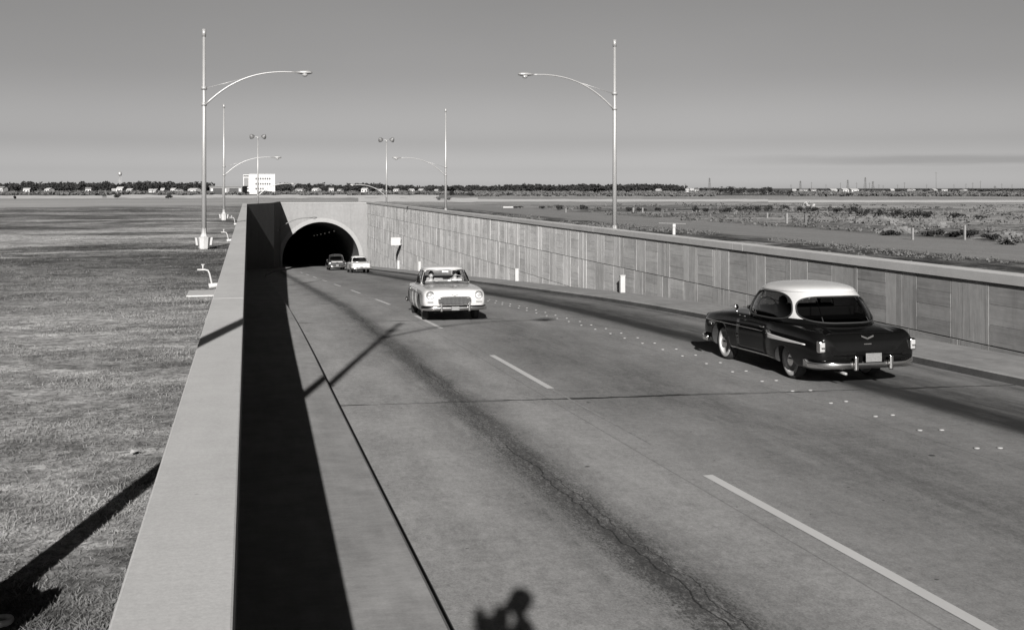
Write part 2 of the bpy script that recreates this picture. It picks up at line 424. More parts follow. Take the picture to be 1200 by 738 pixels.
shore('shell_bank',[(p,yb,ya) for p,yb,ya in wav(125,520,228.6,232.2,40,1.0)],.03)
shore('shell_bank',[(p,yb,ya) for p,yb,ya in wav(545,900,233.6,236.6,40,.4)],.02)
shore('shell_bank',[(p,yb,ya) for p,yb,ya in wav(900,1330,234.6,237.6,40,.4)],.03)
shore('shell_bank',[(p,yb,ya) for p,yb,ya in wav(420,560,232.2,237.0,20,.8)],.035)

# painted lines
def markings():
    mb=MB()
    def seg(x0,x1,y0,y1,dz=.005,mi=0):
        n=max(1,int((y1-y0)/1.0)); vs=[];fs=[]
        for i in range(n+1):
            y=y0+(y1-y0)*i/n; vs+=[(x0,y,zr(y)+dz),(x1,y,zr(y)+dz)]
        for i in range(n): fs.append((2*i,2*i+1,2*i+3,2*i+2))
        mb.add(vs,fs,mi)
    y=7.1
    k=0
    while y<110:
        seg(4.98,5.10,y-(.55 if k==0 else 0),y+(4.25 if k==0 else 4.6)); y+=10.75; k+=1
    seg(5.02,5.06,13,100,.003,1)
    return tag(mb.build('lane_markings',[M['line'],M['oldline']],fix=False),kind='structure')
markings()
strip('kerb_shadow_strip',lambda y:kl(y)-.01,lambda y:kl(y)+.10,.004,plain('painted_kerb_shadow',.02,.8,.3,8),ys=[q for q in YS if q<128])  # dark strip painted beside the left kerb to widen its cast shadow
# lane buttons
def button():
    mb=MB(); mb.lathe([(.038,0),(.036,.009),(.024,.014),(0.0001,.016)],12)
    return mb.mesh('lane_button')
bme=button(); bme.materials.append(M['button'])
i=0; y=8.2
while y<62:
    for xx in (8.85,9.15):
        o=D.objects.new('lane_button',bme); COL.objects.link(o); o.location=(xx+random.uniform(-.02,.02),y+random.uniform(-.05,.05),zr(y)+.001)
        tag(o,'small round white button in the double row set in the pavement','lane button','lane buttons in the double row')
    y+=1.18; i+=1

# ------------------------------------------------------------------ walls
CL=1.0; CR=.9
def left_wall():
    t=thing('retaining_wall','long sunlit wall coping beside the lawn, shaded face to the road','retaining wall',(0,0,0))
    mb=MB(); ys=[-30]+[4*i for i in range(0,29)]+[115]
    for a,b in zip(ys[:-1],ys[1:]): mb.box(-.42,-.07,a,b,zr(max(a,b))-1.2,CL-.22)
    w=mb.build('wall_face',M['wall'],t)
    c=MB(); 
    for k in range(-2,9):
        a=1.7+14.6*k; b=min(a+14.6,115.3)
        if a>=115: break
        c.box(-.495,-.05,a+.004,b-.004,CL-.22,CL)
    c.build('coping',M['coping'],t,bevel=.012)
    return t
left_wall()
def wing_wall():
    t=thing('wing_wall','shaded angled wing wall stepping in at the left of the tunnel','wing wall')
    mb=MB(); zb=-9
    v=[(-.05,114.7),(2.9,124.7),(2.65,125.1),(-.3,115.1)]
    mb.add([(x,y,z) for z in (zb,CL-.05) for x,y in v],[(0,1,5,4),(1,2,6,5),(2,3,7,6),(3,0,4,7),(4,5,6,7),(0,3,2,1)])
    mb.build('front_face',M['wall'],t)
    m2=MB(); v=[(2.9,124.7),(3.95,YP-.02),(3.6,YP-.02),(2.55,125.1)]
    vs=[(x,y,z) for z in (zb,CL-.053) for x,y in v]
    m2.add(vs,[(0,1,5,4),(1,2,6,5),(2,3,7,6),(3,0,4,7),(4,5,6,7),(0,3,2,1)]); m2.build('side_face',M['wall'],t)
wing_wall()

def right_wall():
    t=thing('retaining_wall','board-marked concrete retaining wall of vertical and horizontal panels','retaining wall')
    mb=MB(); ys=[-30]+[4*i for i in range(0,34)]+[YP]
    for a,b in zip(ys[:-1],ys[1:]): mb.box(WR+.03,WR+.38,a,b,zr(b)-1.0,CR-.21)
    mb.build('wall_core',M['wall'],t)
    c=MB()
    for k in range(-2,10):
        a=1.0+14.6*k; b=min(a+14.6,YP)
        if a>=YP: break
        c.box(WR-.05,WR+.40,a+.004,b-.004,CR-.21,CR)
    c.build('coping',M['coping'],t,bevel=.012)
    # board marked facing, real relief
    vs=[];fs=[];sh=[];gr=[]
    rows=[CR-.225,-.60,-2.0,-3.42,-4.84,-6.26,-7.68]
    p=1.22; j=0; y=-20.0; rnd=random.Random(3)
    def brd(y0,y1,z0,z1,d,s,g):
        n=len(vs); x=WR-d
        vs.extend([(WR+.035,y0,z0),(WR+.035,y1,z0),(WR+.035,y1,z1),(WR+.035,y0,z1),(x,y0+.002,z0+.002),(x,y1-.002,z0+.002),(x,y1-.002,z1-.002),(x,y0+.002,z1-.002)])
        for q in ((4,7,6,5),(0,4,5,1),(1,5,6,2),(2,6,7,3),(3,7,4,0)):
            fs.append(tuple(n+i for i in q)); sh.append(s); gr.append(g)
    while y<YP-.1:
        y1=min(y+p,YP-.01)
        for r in range(len(rows)-1):
            zt,zb=rows[r],rows[r+1]+.022
            if zt<zr(y1)-.1: continue
            pv=rnd.uniform(.25,.75)
            horiz=(j+r*0)%2==1
            g=.005 if rnd.random()<.7 else .012
            if horiz:
                n=rnd.choice((3,4,4)); hs=[zb+(zt-zb)*k/n for k in range(n+1)]
                for k in range(n): brd(y+g,y1-g,hs[k]+.0015,hs[k+1]-.0015,rnd.uniform(.0,.005),pv*.8+rnd.uniform(-.3,.3),1.0)
            else:
                n=rnd.choice((3,4,5,6)); cut=[0]+sorted(rnd.uniform(.08,.92) for _ in range(n-1))+[1]
                for k in range(n):
                    a_=y+g+(p-2*g)*cut[k]; b_=min(y+g+(p-2*g)*cut[k+1],y1-g)
                    if b_-a_>.03: brd(a_,b_,zb,zt,rnd.uniform(.0,.008),pv+rnd.uniform(-.45,.45),0.0)
        y+=p; j+=1
    me=D.meshes.new('board_facing'); me.from_pydata(vs,[],fs); me.update()
    for nm,dat in (('board',sh),('grain',gr)):
        a=me.attributes.new(nm,'FLOAT','FACE'); a.data.foreach_set('value',dat)
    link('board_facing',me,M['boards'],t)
right_wall()

def headwall():
    t=thing('tunnel_portal','pale concrete tunnel portal with a round arch over the roadway','tunnel portal')
    mb=MB(); x0,x1,zt,zb=3.7,WR+.03,.68,-9.5
    zc=ZAP-TR; n=48; y0,y1=YP,YP+.6; vs=[];fs=[]
    arc=[(TC+TR*math.cos(PI-PI*i/n),zc+TR*math.sin(PI-PI*i/n)) for i in range(n+1)]
    arc=[(TC-TR,zb)]+arc+[(TC+TR,zb)]
    def outer(p):
        x,z=p
        if z<=zc: return (x0 if x<TC else x1, z)
        dx,dz=x-TC,z-zc
        k=1e9
        if dx>1e-6: k=min(k,(x1-TC)/dx)
        if dx<-1e-6: k=min(k,(x0-TC)/dx)
        if dz>1e-6: k=min(k,(zt-zc)/dz)
        return (TC+dx*k,zc+dz*k)
    m=len(arc)
    for y in (y0,y1):
        for p in arc: vs.append((p[0],y,p[1]))
        for p in arc: q=outer(p); vs.append((q[0],y,q[1]))
    for i in range(m-1):
        fs.append((i,i+1,m+i+1,m+i)); fs.append((2*m+i,3*m+i,3*m+i+1,2*m+i+1)); fs.append((i,2*m+i,2*m+i+1,i+1))
    # corner fills
    b=len(vs)
    for y in (y0,y1): vs+=[(x0,y,zt),(x1,y,zt)]
    def near_i(cond): return [i for i in range(m) if cond(outer(arc[i]))]
    li=max(near_i(lambda q: abs(q[0]-x0)<1e-6)); ri=min(near_i(lambda q: abs(q[0]-x1)<1e-6))
    fs.append((m+li,m+li+1,b)); fs.append((m+ri-1,m+ri,b+1)); fs.append((b,b+1,b+3,b+2))
    fs.append((3*m+li,3*m+li+1,b+2)); fs.append((3*m+ri-1,3*m+ri,b+3))
    mb.add(vs,fs); mb.build('headwall',M['headwall'],t)
    cp=MB(); cp.box(3.7,WR-.065,YP-.05,YP+.65,zt+.0,zt+.14); cp.build('coping',M['arch'],t)
    r=MB(); vs=[];fs=[]
    for y,ra in ((YP-.04,TR-.0),(YP-.04,TR+.5),(YP+.01,TR+.52)):
        for i in range(n+1):
            a=PI-PI*i/n; vs.append((TC+ra*math.cos(a),y,zc+ra*math.sin(a)))
        vs.append((TC+ra,y,zb))
    k=n+2
    for i in range(k-1):
        fs.append((i,i+1,k+i+1,k+i)); fs.append((k+i,k+i+1,2*k+i+1,2*k+i))
    r.add(vs,fs); r.build('arch_ring',M['arch'],t)
    bo=MB(); vs=[];fs=[]; ysb=[YP-.04]+[YP+6*i for i in range(1,31)]
    for y in ysb:
        dz=zr(y)-zr(YP)
        for p in arc: vs.append((p[0],y,p[1]+dz))
    for j in range(len(ysb)-1):
        for i in range(m-1): fs.append((j*m+i,(j+1)*m+i,(j+1)*m+i+1,j*m+i+1))
    fs.append(tuple((len(ysb)-1)*m+i for i in range(m)))
    bo.add(vs,fs,0,True); bo.build('tunnel_bore',M['tunnel'],t)
    for j in range(6):
        for sx in ((-1,1) if j%2 else (1,)):
            y=YP+10+9*j; zz=zr(y)+zc-zr(YP)+TR*.80
            l=MB(); l.box(TC+sx*TR*.50-.07,TC+sx*TR*.50+.07,y,y+.16,zz-.08,zz); l.build('ceiling_lamp',M['lamp'],t)
headwall()

# ------------------------------------------------------------------ street lamps
def bez(p0,p1,p2,p3,n):
    out=[]
    for i in range(n+1):
        t=i/n; out.append(Vector(p0)*(1-t)**3+3*Vector(p1)*t*(1-t)**2+3*Vector(p2)*t*t*(1-t)+Vector(p3)*t**3)
    return out
def lamp_head(parent,x,z,s,mat=None):
    h=MB(); prof=[(.03,-.12),(.06,-.08),(.10,0),(.15,.12),(.17,.30),(.15,.48),(.09,.58),(.001,.61)]
    h.lathe(prof,16,'x',(0,0,0)); 
    h.v=[(x+s*(vx),vy*1.05,z+vz*(.62 if vz>0 else .42)) for vx,vy,vz in h.v]
    o=h.build('lamp_head',mat or M['galv'],parent)
    g=MB(); g.lathe([(.13,0),(.125,-.05),(.09,-.11),(.001,-.13)],16,'z',(x+s*.28,0,z-.05)); g.build('lens',M['lens'],o)
def lamp_arm(t,side,zl,r0=.045,mat=None,L=4.25):
    zroot=zl-1.45; s=side; x0=s*.07
    pts=bez((x0,0,zroot),(s*1.0,0,zroot+.95),(s*2.1,0,zl+.12),(s*(L-.35),0,zl),20)
    a=MB(); a.tube(pts,[r0-.016*i/20 for i in range(21)],8); ar=a.build('lamp_arm',mat or M['galv'],t)
    b=MB(); b.tube([(x0,0,zroot+.68),pts[11]],.016,6); b.build('brace_rod',mat or M['galv'],t)
    lamp_head(t,s*(L-.30),zl,s,mat)
def pole(t,h,zroot=None):
    p=MB(); p.tube([(0,0,.30),(0,0,h*.5),(0,0,h)],[.105,.088,.062],14); p.build('pole',M['galv'],t)
    c=MB(); c.tube([(0,0,h-.30),(0,0,h+.02)],.082,12); c.build('pole_cap',M['galv'],t)
    if zroot:
        k=MB(); k.tube([(0,0,zroot+.62),(0,0,zroot+.76)],.125,12); k.build('collar',M['galv'],t)
        k=MB(); k.tube([(0,0,zroot-.07),(0,0,zroot+.07)],.11,12); k.build('collar',M['galv'],t)
def pole_base(t):
    b=MB(); b.lathe([(.20,0),(.22,.04),(.25,.40),(.27,.50),(.16,.54),(.11,.66),(.105,.9)],8,smooth=False); b.build('pole_base',M['white'],t)
    for s in (-1,1): e=MB(); e.obox((s*.30,.0,.33),(.055,0,.01*s),(0,.13,0),(s*.02,0,.17)); e.build('base_cover',M['galv'],t,bevel=.02)
def street_lamp(x,y,side,zl,label,h=9.35):
    t=thing('street_lamp',label,'street lamp',(x,y,0),0,'street lamps along the road')
    pole(t,h,zl-1.45); pole_base(t); lamp_arm(t,side,zl); return t
street_lamp(-1.82,6.3,1,9.25,'nearest lamp post whose long shadow crosses lawn, coping and road')
street_lamp(-1.80,48,1,7.62,'tall steel lamp post with curved arm on a white base, largest on the lawn')
street_lamp(-1.85,90.5,1,5.10,'steel lamp post with low curved arm, farther one on the lawn')
street_lamp(16.3,47.0,-1,7.68,'tall steel lamp post with curved arm behind the board-marked wall')
street_lamp(16.4,91,-1,5.15,'slender lamp post with low arm behind the far end of the wall')
def flood(x,y,side,zl,label,h):
    t=thing('floodlight_pole',label,'floodlight pole',(x,y,0),0,'floodlight poles by the tunnel portal')
    pole(t,h,zl-1.45); lamp_arm(t,side,zl,.06)
    b=MB(); b.tube([(-.75,0,h),(.75,0,h)],.035,8); b.build('crossbar',M['galv'],t)
    for sx in (-1,1):
        f=MB(); f.lathe([(.06,-.22),(.15,-.16),(.30,.10),(.33,.22),(.30,.24),(.001,.20)],14,'y')
        rot=Matrix.Rotation(R(-38*1),3,'X')@Matrix.Identity(3); rz=Matrix.Rotation(R(35*sx),3,'Z')
        f.v=[tuple(rz@(rot@Vector(v))+Vector((sx*.78,0,h+.12))) for v in f.v]
        f.build('floodlight',M['dgalv'],t)
flood(1.25,137.2,1,3.15,'twin floodlight pole standing in front of the white block building',8.9)
flood(16.9,135.5,-1,3.0,'twin floodlight pole at the corner of portal and long wall',8.6)
def wall_lamp():
    t=thing('wall_lamp','dark curved lamp arm reaching from the wing wall before the arch','wall lamp',(3.55,131.5,0))
    zl=-.95; pts=bez((.0,0,zl-1.35),(1.0,0,zl-.5),(2.0,0,zl+.1),(4.0,0,zl),16)
    a=MB(); a.tube(pts,.055,8); a.build('lamp_arm',M['dgalv'],t)
    p=MB(); p.box(-.06,.02,-.1,.1,zl-1.6,zl-1.1); p.build('wall_plate',M['dgalv'],t)
    lamp_head(t,3.95,zl,1,M['dgalv'])
wall_lamp()

# ------------------------------------------------------------------ irrigation pipes, slab, litter, wall fittings
def standpipe(x,y,label,s=1.0):
    s*=.74
    t=thing('standpipe',label,'standpipe',(x,y,0),0,'white standpipes on the lawn')
    a=MB(); H=.62*s
    a.tube([(.12,0,.02),(.10,0,.10),(.04,0,H-.08),(0,0,H),(-.08,0,H+.02),(-.36*s,0,H+.02)],.024,8); a.build('pipe',M['white'],t)
    b=MB(); b.tube([(-.17*s,0,H),(-.17*s,0,H+.15)],.018,8); b.tube([(-.23*s,0,H+.15),(-.11*s,0,H+.15)],.016,6); b.build('valve_handle',M['white'],t)
    c=MB(); c.tube([(.02,-.02,.05),(.26,.02,.075),(.42,.03,.05)],[.075,.06,.03],10); c.build('pipe_boot',M['white'],t)
standpipe(-1.0,29.3,'white standpipe with tee valve beside a concrete slab, nearest one')
standpipe(-1.0,54.5,'white standpipe between the two lawn lamp posts',.95)
standpipe(-.95,79,'small white standpipe near the farther lawn lamp post',1.1)
s=MB(); s.box(-1.42,-.55,27.0,28.4,-.05,.035); tag(s.build('ground_slab',M['coping'],bevel=.01),'flat pale concrete slab on grass beside the wall','slab')
s=MB(); s.tube([(.055*math.cos(a*PI/8),.055*math.sin(a*PI/8),.03) for a in range(16)],.020,8,closed=True); tag(s.build('pipe_ring',M['white'],loc=(-1.41,6.9,.03)),'white pipe ring lying in the lamp base shadow on the lawn','pipe ring')
s=MB(); s.add([(0,0,.03),(.09,.02,.05),(.08,.09,.03),(.01,.07,.06),(.045,.045,.035)],[(0,1,4),(1,2,4),(2,3,4),(3,0,4)]); lx,ly=gpt(152,535)
tag(s.build('paper_scrap',M['white'],loc=(lx,ly,.0)),'white crumpled paper scrap lying on the grass','litter')
def marker(x,y,label,h=.62,w=.24,dep=.20):
    t=thing('marker_post',label,'marker post',(x,y,zr(y)+.17),0,'white marker posts along the foot of the wall')
    b=MB(); b.box(-w,0,-.09,.09,0,h); b.build('post',M['white'],t,bevel=.015)
    c=MB(); c.box(-w-.015,-.0,-.105,.105,h,h+.04); c.build('cap',M['white'],t)
marker(WR-.03,40.8,'white marker post by the wall just left of the black car',.66,.2)
marker(WR-.03,58.2,'white marker post by the wall right of the oncoming white car',.66,.2)
marker(WR-.03,93,'faint white marker post by the wall behind the white car roof',.8,.22)
marker(WR-.03,106.5,'farthest white marker post by the wall under the hanging sign',.8,.22)
t=thing('wall_sign','blank white sign plate projecting from the retaining wall','wall sign',(WR-.02,105.0,0))
b=MB(); b.box(-1.05,-.12,-.02,.02,-2.95,-2.2); b.build('sign_plate',M['white'],t)
b=MB(); b.box(-.13,0,-.03,.03,-2.35,-2.29); b.box(-.13,0,-.03,.03,-2.86,-2.80); b.build('bracket',M['galv'],t)

# ------------------------------------------------------------------ right side field
def wpost(px_,yb,h,w,label,name='stake',mat='white',grp='stakes in the field'):
    x,y=gpt(px_,yb); b=MB(); b.box(-w/2,w/2,-w/2,w/2,-.1,h)
    o=b.build(name,M[mat],loc=(x,y,0)); tag(o,label,name.replace('_',' '),grp); return o
x,y=gpt(789.5,275)
t=thing('barrier_post','short white post with a thin plank laid across its top','barrier post',(x,y,0))
b=MB(); b.box(-.075,.075,-.075,.075,-.1,.40); b.box(-.085,.085,-.085,.085,.42,.60); b.build('post',M['white'],t,bevel=.01)
b=MB(); b.obox((-.1,.0,.63),(.85,.1,-.03),(0,.05,0),(0,0,.02)); b.build('plank',M['wood'],t)
for a in ((922,262,.78,.13,'pale stake standing left of the darker one at the scrub edge','wood'),(944,263.5,.72,.14,'dull stake standing right of the paler one at the scrub edge','bark'),(1069.5,281,.6,.09,'thin pale stake in front of the rubble mound','wood'),(1130.5,281,.75,.09,'thin pale stake right of the rubble mound','wood'),(663,249,.45,.14,'short white stake among low shrubs beyond the wall','brown'),(742,248.8,.5,.14,'faint stake beside the round shrubs','wood'),(753,248.9,.5,.14,'faint stake between the round shrubs','wood'),(899,255.5,.45,.14,'white stub stake in the weeds above the black car','brown')):
    wpost(a[0],a[1],a[2],a[3],a[4],mat=a[5])
x,y=gpt(599,243.5); b=MB(); b.box(-1.2,1.4,-.5,.5,0,.16); tag(b.build('fallen_panel',M['white'],loc=(x,y,0)),'white panel lying flat on the ground beside low dark shrub','panel')

def leafy(n,rx,ry,rz_,leaf,seed,z0=0,blobs=1,bseed=None):
    rg=np.random.default_rng(seed); c=[]
    cents=rg.uniform(-1,1,(blobs,3))*np.array([.75,.75,.45]) if blobs>1 else np.zeros((1,3))
    rad=rg.uniform(.35,.62,blobs) if blobs>1 else np.array([1.0])
    k=rg.integers(0,blobs,n); u=rg.normal(size=(n,3)); u/=np.linalg.norm(u,axis=1)[:,None]
    r=(rg.uniform(.45,1.08,n)**.6)[:,None]
    p=cents[k]+u*r*rad[k][:,None]; p=p*np.array([rx,ry,rz_])+np.array([0,0,z0+rz_])
    p[:,2]=np.maximum(p[:,2],.02)
    a=rg.normal(size=(n,3)); a/=np.linalg.norm(a,axis=1)[:,None]; b=np.cross(a,rg.normal(size=(n,3))); b/=np.linalg.norm(b,axis=1)[:,None]
    s=(leaf*rg.uniform(.5,1.4,n))[:,None]
    return np.stack([p-a*s-b*s*.6,p+a*s-b*s*.5,p+a*s*.8+b*s*.6,p-a*s*.7+b*s*.5],1).reshape(-1,3)
def quadmesh(name,V):
    n=len(V)//4; me=D.meshes.new(name); me.vertices.add(len(V)); me.vertices.foreach_set('co',V.astype(np.float32).ravel())
    me.loops.add(n*4); me.polygons.add(n); me.loops.foreach_set('vertex_index',np.arange(n*4,dtype=np.int32))
    me.polygons.foreach_set('loop_start',np.arange(0,n*4,4,dtype=np.int32))
    try: me.polygons.foreach_set('loop_total',np.full(n,4,dtype=np.int32))
    except Exception: pass
    me.update(calc_edges=True); me.validate(); return me
# shrubs, each its own
shr=[(608,244,10,2.6,'low dark shrub beside the white fallen panel'),(635,244.5,6,3.0,'small dark shrub left of the row beyond the wall'),(656,246,9,5.5,'dark shrub just left of the short white stake'),(684,246.5,10,8,'tallest ragged dark shrub left of the lamp post'),(701,246.5,8,5,'pale thin shrub just left of the lamp post'),
(737,248,9,6,'round grey shrub right of the lamp post'),(752,248,8,6,'round grey shrub second right of the lamp post'),(771,247,6,4,'faint small weed right of the round shrubs'),
(815,249,9,9,'dark dense shrub left of the long thicket'),(827,249,7,6,'loose shrub touching the dense dark one'),(851,250,12,7,'thin pale shrub at the left of the thicket'),(868,249,14,8,'broad dark shrub left in the thicket'),(884,249,12,8,'dark shrub in middle of the thicket'),(900,247.5,14,7,'wide low shrub above the white stub stake'),(918,247.5,12,8,'dark shrub behind the pale stake'),(936,248,14,7,'dark shrub behind the dull stake'),(952,248,12,6,'low shrub right of the stakes'),(980,250,12,8,'shrub left of the darkest bush by the rubble'),(998,251,15,11,'darkest tall bush left of the rubble mound'),(1012,253,13,8,'brush at the left of the rubble mound'),(1030,254,12,9,'loose brush above the pale mound'),(1049,256,14,11,'tall ragged brush behind the rubble mound'),(1068,258,16,13,'tallest ragged brush at the rubble mound'),(1084,256,12,9,'thin brush right behind the rubble mound'),
(1120,256,14,6,'low weed right of the brush'),(1150,257,14,5,'flat weed at the far right field'),(1044,276,13,7,'dark low bush in front of the mound'),(1095,277,16,8,'dark low bush between the two thin stakes'),(1118,278,14,7,'dark bush at left of the right thin stake'),(1137,279,16,9,'dark bush right of the right thin stake'),(1162,281,16,7,'grey bush near the right edge of field'),(1186,287,18,10,'grey leafy bush at the right edge of photo')]
for i,(p,yb,w,h,lab) in enumerate(shr):
    x,y=gpt(p,yb); d=math.hypot(x,y)*.98; sx=w/2*d/1270*1.15; hh=h*d/1270
    V=leafy(520,sx,sx,hh*.52,max(.05,hh*.055),100+i,0,7)
    t=thing('shrub',lab,'shrub',(x,y,0),0,'shrubs in the field beyond the wall')
    link('foliage',quadmesh('foliage',V),M['shrub'] if p not in (701,1186) else M['brush'],t)
    st=MB()
    for k in range(3): st.tube([(0,0,-.05),(random.uniform(-.4,.4)*sx,random.uniform(-.4,.4)*sx,hh*.7)],[.03,.015],5)
    st.build('stem',M['bark'],t)
# rubble mounds
def mound(px_,yb,w,h,lab,mat,seed):
    x,y=gpt(px_,yb); d=math.hypot(x,y); rx=w/2*d/1270; hh=h*d/1270; rg=random.Random(seed)
    m=MB(); n=26; vs=[];fs=[]
    from mathutils import noise as N
    for j in range(n+1):
        for i in range(n+1):
            u,v=2*i/n-1,2*j/n-1; f=max(0,1-(u*u+v*v))
            z=hh*(f**.7)*(.55+.9*(N.noise(Vector((u*3+seed,v*3,0)))+.3))+.10*N.noise(Vector((u*11,v*11,seed)))*f-.03
            vs.append((u*rx,v*rx*1.2,z))
    for j in range(n):
        for i in range(n): a=j*(n+1)+i; fs.append((a,a+1,a+n+2,a+n+1))
    m.add(vs,fs)
    t=thing('rubble_mound',lab,'rubble mound',(x,y,0),0,'rubble mounds in the field'); m.build('soil',mat,t)
    r=MB()
    for k in range(90):
        a=rg.uniform(0,2*PI); q=rg.uniform(0,1)**.6; bx,by=q*rx*math.cos(a),q*rx*1.2*math.sin(a); s=rg.uniform(.06,.26)
        zz=hh*max(0,1-q*q)**.7*.75
        ax=Vector((rg.uniform(-1,1),rg.uniform(-1,1),rg.uniform(-.4,.4))).normalized()*s; ay=ax.cross(Vector((rg.uniform(-.3,.3),.2,1))).normalized()*s*rg.uniform(.4,.8); az=ax.cross(ay).normalized()*s*rg.uniform(.2,.5)
        r.obox((bx,by,zz),ax,ay,az)
    r.build('broken_stones',M['rubble'],t)
mound(1028,263,54,8,'long pale rubble mound left of the dark gap',M['rubble'],3)
mound(1090,266,34,8,'pale rubble mound between the brush and the right stake',M['rubble'],5)
mound(1050,273,40,6,'lower broken mound in front of the pale ones',M['rubble'],9)
mound(1180,278,28,4,'small pale rubble heap near the right edge',M['rubble'],12)
mound(948,241,16,4,'small pale heap on the shell bank above the shrubs',M['shell'],14)

# loose debris and weeds over the rough ground (uncountable)
def weeds():
    parts=[]; rg=np.random.default_rng(5)
    for k in range(620):
        p=rg.uniform(640,1290); yb=rg.uniform(240,262) if rg.random()<.5 else rg.uniform(250,290)
        if yb>262+ (p-760)*.045: continue
        x,y=gpt(p,yb)
        if x<34: continue
        h=rg.uniform(.12,.5); v=leafy(rg.integers(8,22),h*2.2,h*2.2,h*.4,.05+.0006*y,1000+k); v[:,0]+=x; v[:,1]+=y; parts.append(v)
    for k in range(900):                       # dark weed fringe near the wall verge
        y=rg.uniform(20,100); x=rg.uniform(22.2,26.3)
        if (math.sin(y*.21)+math.sin(x*.9+y*.07))<.1: continue
        h=rg.uniform(.05,.16); v=leafy(12,h*2.4,h*2.4,h*.5,.045,4000+k); v[:,0]+=x; v[:,1]+=y; parts.append(v)
    tag(link('ground_weeds',quadmesh('ground_weeds',np.concatenate(parts)),M['brush']),kind='stuff')
weeds()
def lawn_grass():
    rg=np.random.default_rng(8); n=300000
    t=rg.uniform(0,1,n); y=4+66*t**2.1; x=-.55-rg.uniform(0,1,n)**1.1*(1.2+y*.32)
    cl=np.sin(x*3.1+np.sin(y*1.7)*2)+np.sin(y*2.3+x*1.1)+np.sin(x*.7+y*.31+1)*.8+rg.normal(0,1.0,n)
    keep=((cl>-.1)|((x>-2.4)&(cl>-1.2)))&(rg.uniform(0,1,n)<np.clip((68-y)/40,0,1)); x,y=x[keep],y[keep]; n=len(x)
    h=rg.uniform(.008,.024,n)*(1+.7*(cl[keep]>1.5)); a=rg.uniform(0,2*PI,n); wd=.0022+.00033*y; dx,dy=np.cos(a)*wd,np.sin(a)*wd
    lean=rg.normal(0,.03,(n,2))
    V=np.empty((n,4,3)); V[:,0]=np.stack([x-dx,y-dy,0*x-.005],1); V[:,1]=np.stack([x+dx,y+dy,0*x-.005],1)
    V[:,2]=np.stack([x+dx*.3+lean[:,0],y+dy*.3+lean[:,1],h],1); V[:,3]=np.stack([x-dx*.3+lean[:,0],y-dy*.3+lean[:,1],h],1)
    tag(link('lawn_grass',quadmesh('lawn_grass',V.reshape(-1,3)),M['grass']),kind='stuff')
lawn_grass()

# far woods: leaf masses
def woods(name,spec,seed,mat,dens=1.0):
    rg=np.random.default_rng(seed); parts=[]
    for (p0,p1,d0,d1,yt,jit) in spec:
        n=int(abs(p1-p0)/3.1*dens)
        for k in range(n):
            p=rg.uniform(p0,p1); d=rg.uniform(d0,d1); x,y=ray(p,d)
            H=2.6+(220.5-yt+rg.uniform(-jit,jit*.8))/1270*d; H=max(H,1.0); r=rg.uniform(2.6,5.2)*d/760
            v=leafy(int(90),r,r,H*.5,.75*d/760,seed*999+k,0,4); v[:,0]+=x; v[:,1]+=y; parts.append(v)
    return tag(link(name,quadmesh(name,np.concatenate(parts)),mat),kind='stuff')
woods('distant_woods',[(-140,250,720,900,213.4,2.4),(320,450,760,900,215.2,2.0),(380,560,760,900,217.8,1.6),(550,600,740,850,217.5,1.6),(590,690,640,700,215.8,1.2),(690,800,640,700,215.6,1.4),(700,790,640,680,217.0,1.2),(780,845,900,1000,221.2,1),(930,1330,800,950,223.0,1.6),(1100,1330,800,900,222.4,1.6)],2,M['leaf'],2.0)
woods('distant_brush',[(-140,560,380,560,224.4,1.4),(560,835,330,420,228.6,1.0),(560,835,440,600,227.2,1.2),(925,1330,330,420,228.6,1.0),(925,1330,440,620,226.2,1.2),(835,925,430,600,227.0,1.0)],3,M['brush'],1.1)
def tree(px_,d,w,yt,lab,cat='tree',seed=0,yb=None):
    x,y=ray(px_,d); H=2.6+(220.5-yt)/1270*d; r=w/2*d/1270
    t=thing('tree',lab,cat,(x,y,0),0,'trees standing apart from the distant woods')
    V=leafy(700,r,r,H*.42,max(.1,H*.045),500+seed,H*.16,8); link('crown',quadmesh('crown',V),M['leaf'],t)
    b=MB(); b.tube([(0,0,-.1),(0,0,H*.5),(.1*r,0,H*.8)],[H*.035,H*.025,H*.01],7)
    for k in range(4):
        a=k*1.6; b.tube([(0,0,H*.35),(r*.5*math.cos(a),r*.5*math.sin(a),H*.65)],[H*.015,H*.006],5)
    b.build('trunk',M['bark'],t)
k=0
for p,d,w,yt,lab in ((137.5,262,7,227.5,'small dark tree on the shell bank below the water tower'),(197.5,255,7,228,'small dark tree on the shell bank right of the other'),(17.5,250,2.5,229.5,'tiny thin sapling near left edge of the shell bank'),(529,310,6,223.5,'dark tree just right of the slender lamp post'),(551.5,300,8,225,'dark round tree on the bank right of the lamp post'),(586,420,3,226,'tiny tree on the far meadow'),
    (846,408,14,218.5,'round dark tree at left of the dense clump'),(857,408,12,218,'second dark tree of the dense clump'),(868,404,12,219,'third dark tree of the dense clump'),(881,408,13,219.6,'dark tree in the middle of the dense clump'),(893,408,12,219.2,'dark tree right of the clump middle'),(901,408,8,218.2,'pointed dark tree near right of the clump'),(913,408,14,221.5,'low dark tree near the clump end'),(926,408,12,223,'lowest dark tree ending the clump'),
    (595,650,9,215.0,'tallest rounded tree at the left of the dark wood'),(697,650,10,217.5,'lone rounded tree just left of the lamp post')):
    tree(p,d,w,yt,lab,seed=k); k+=1

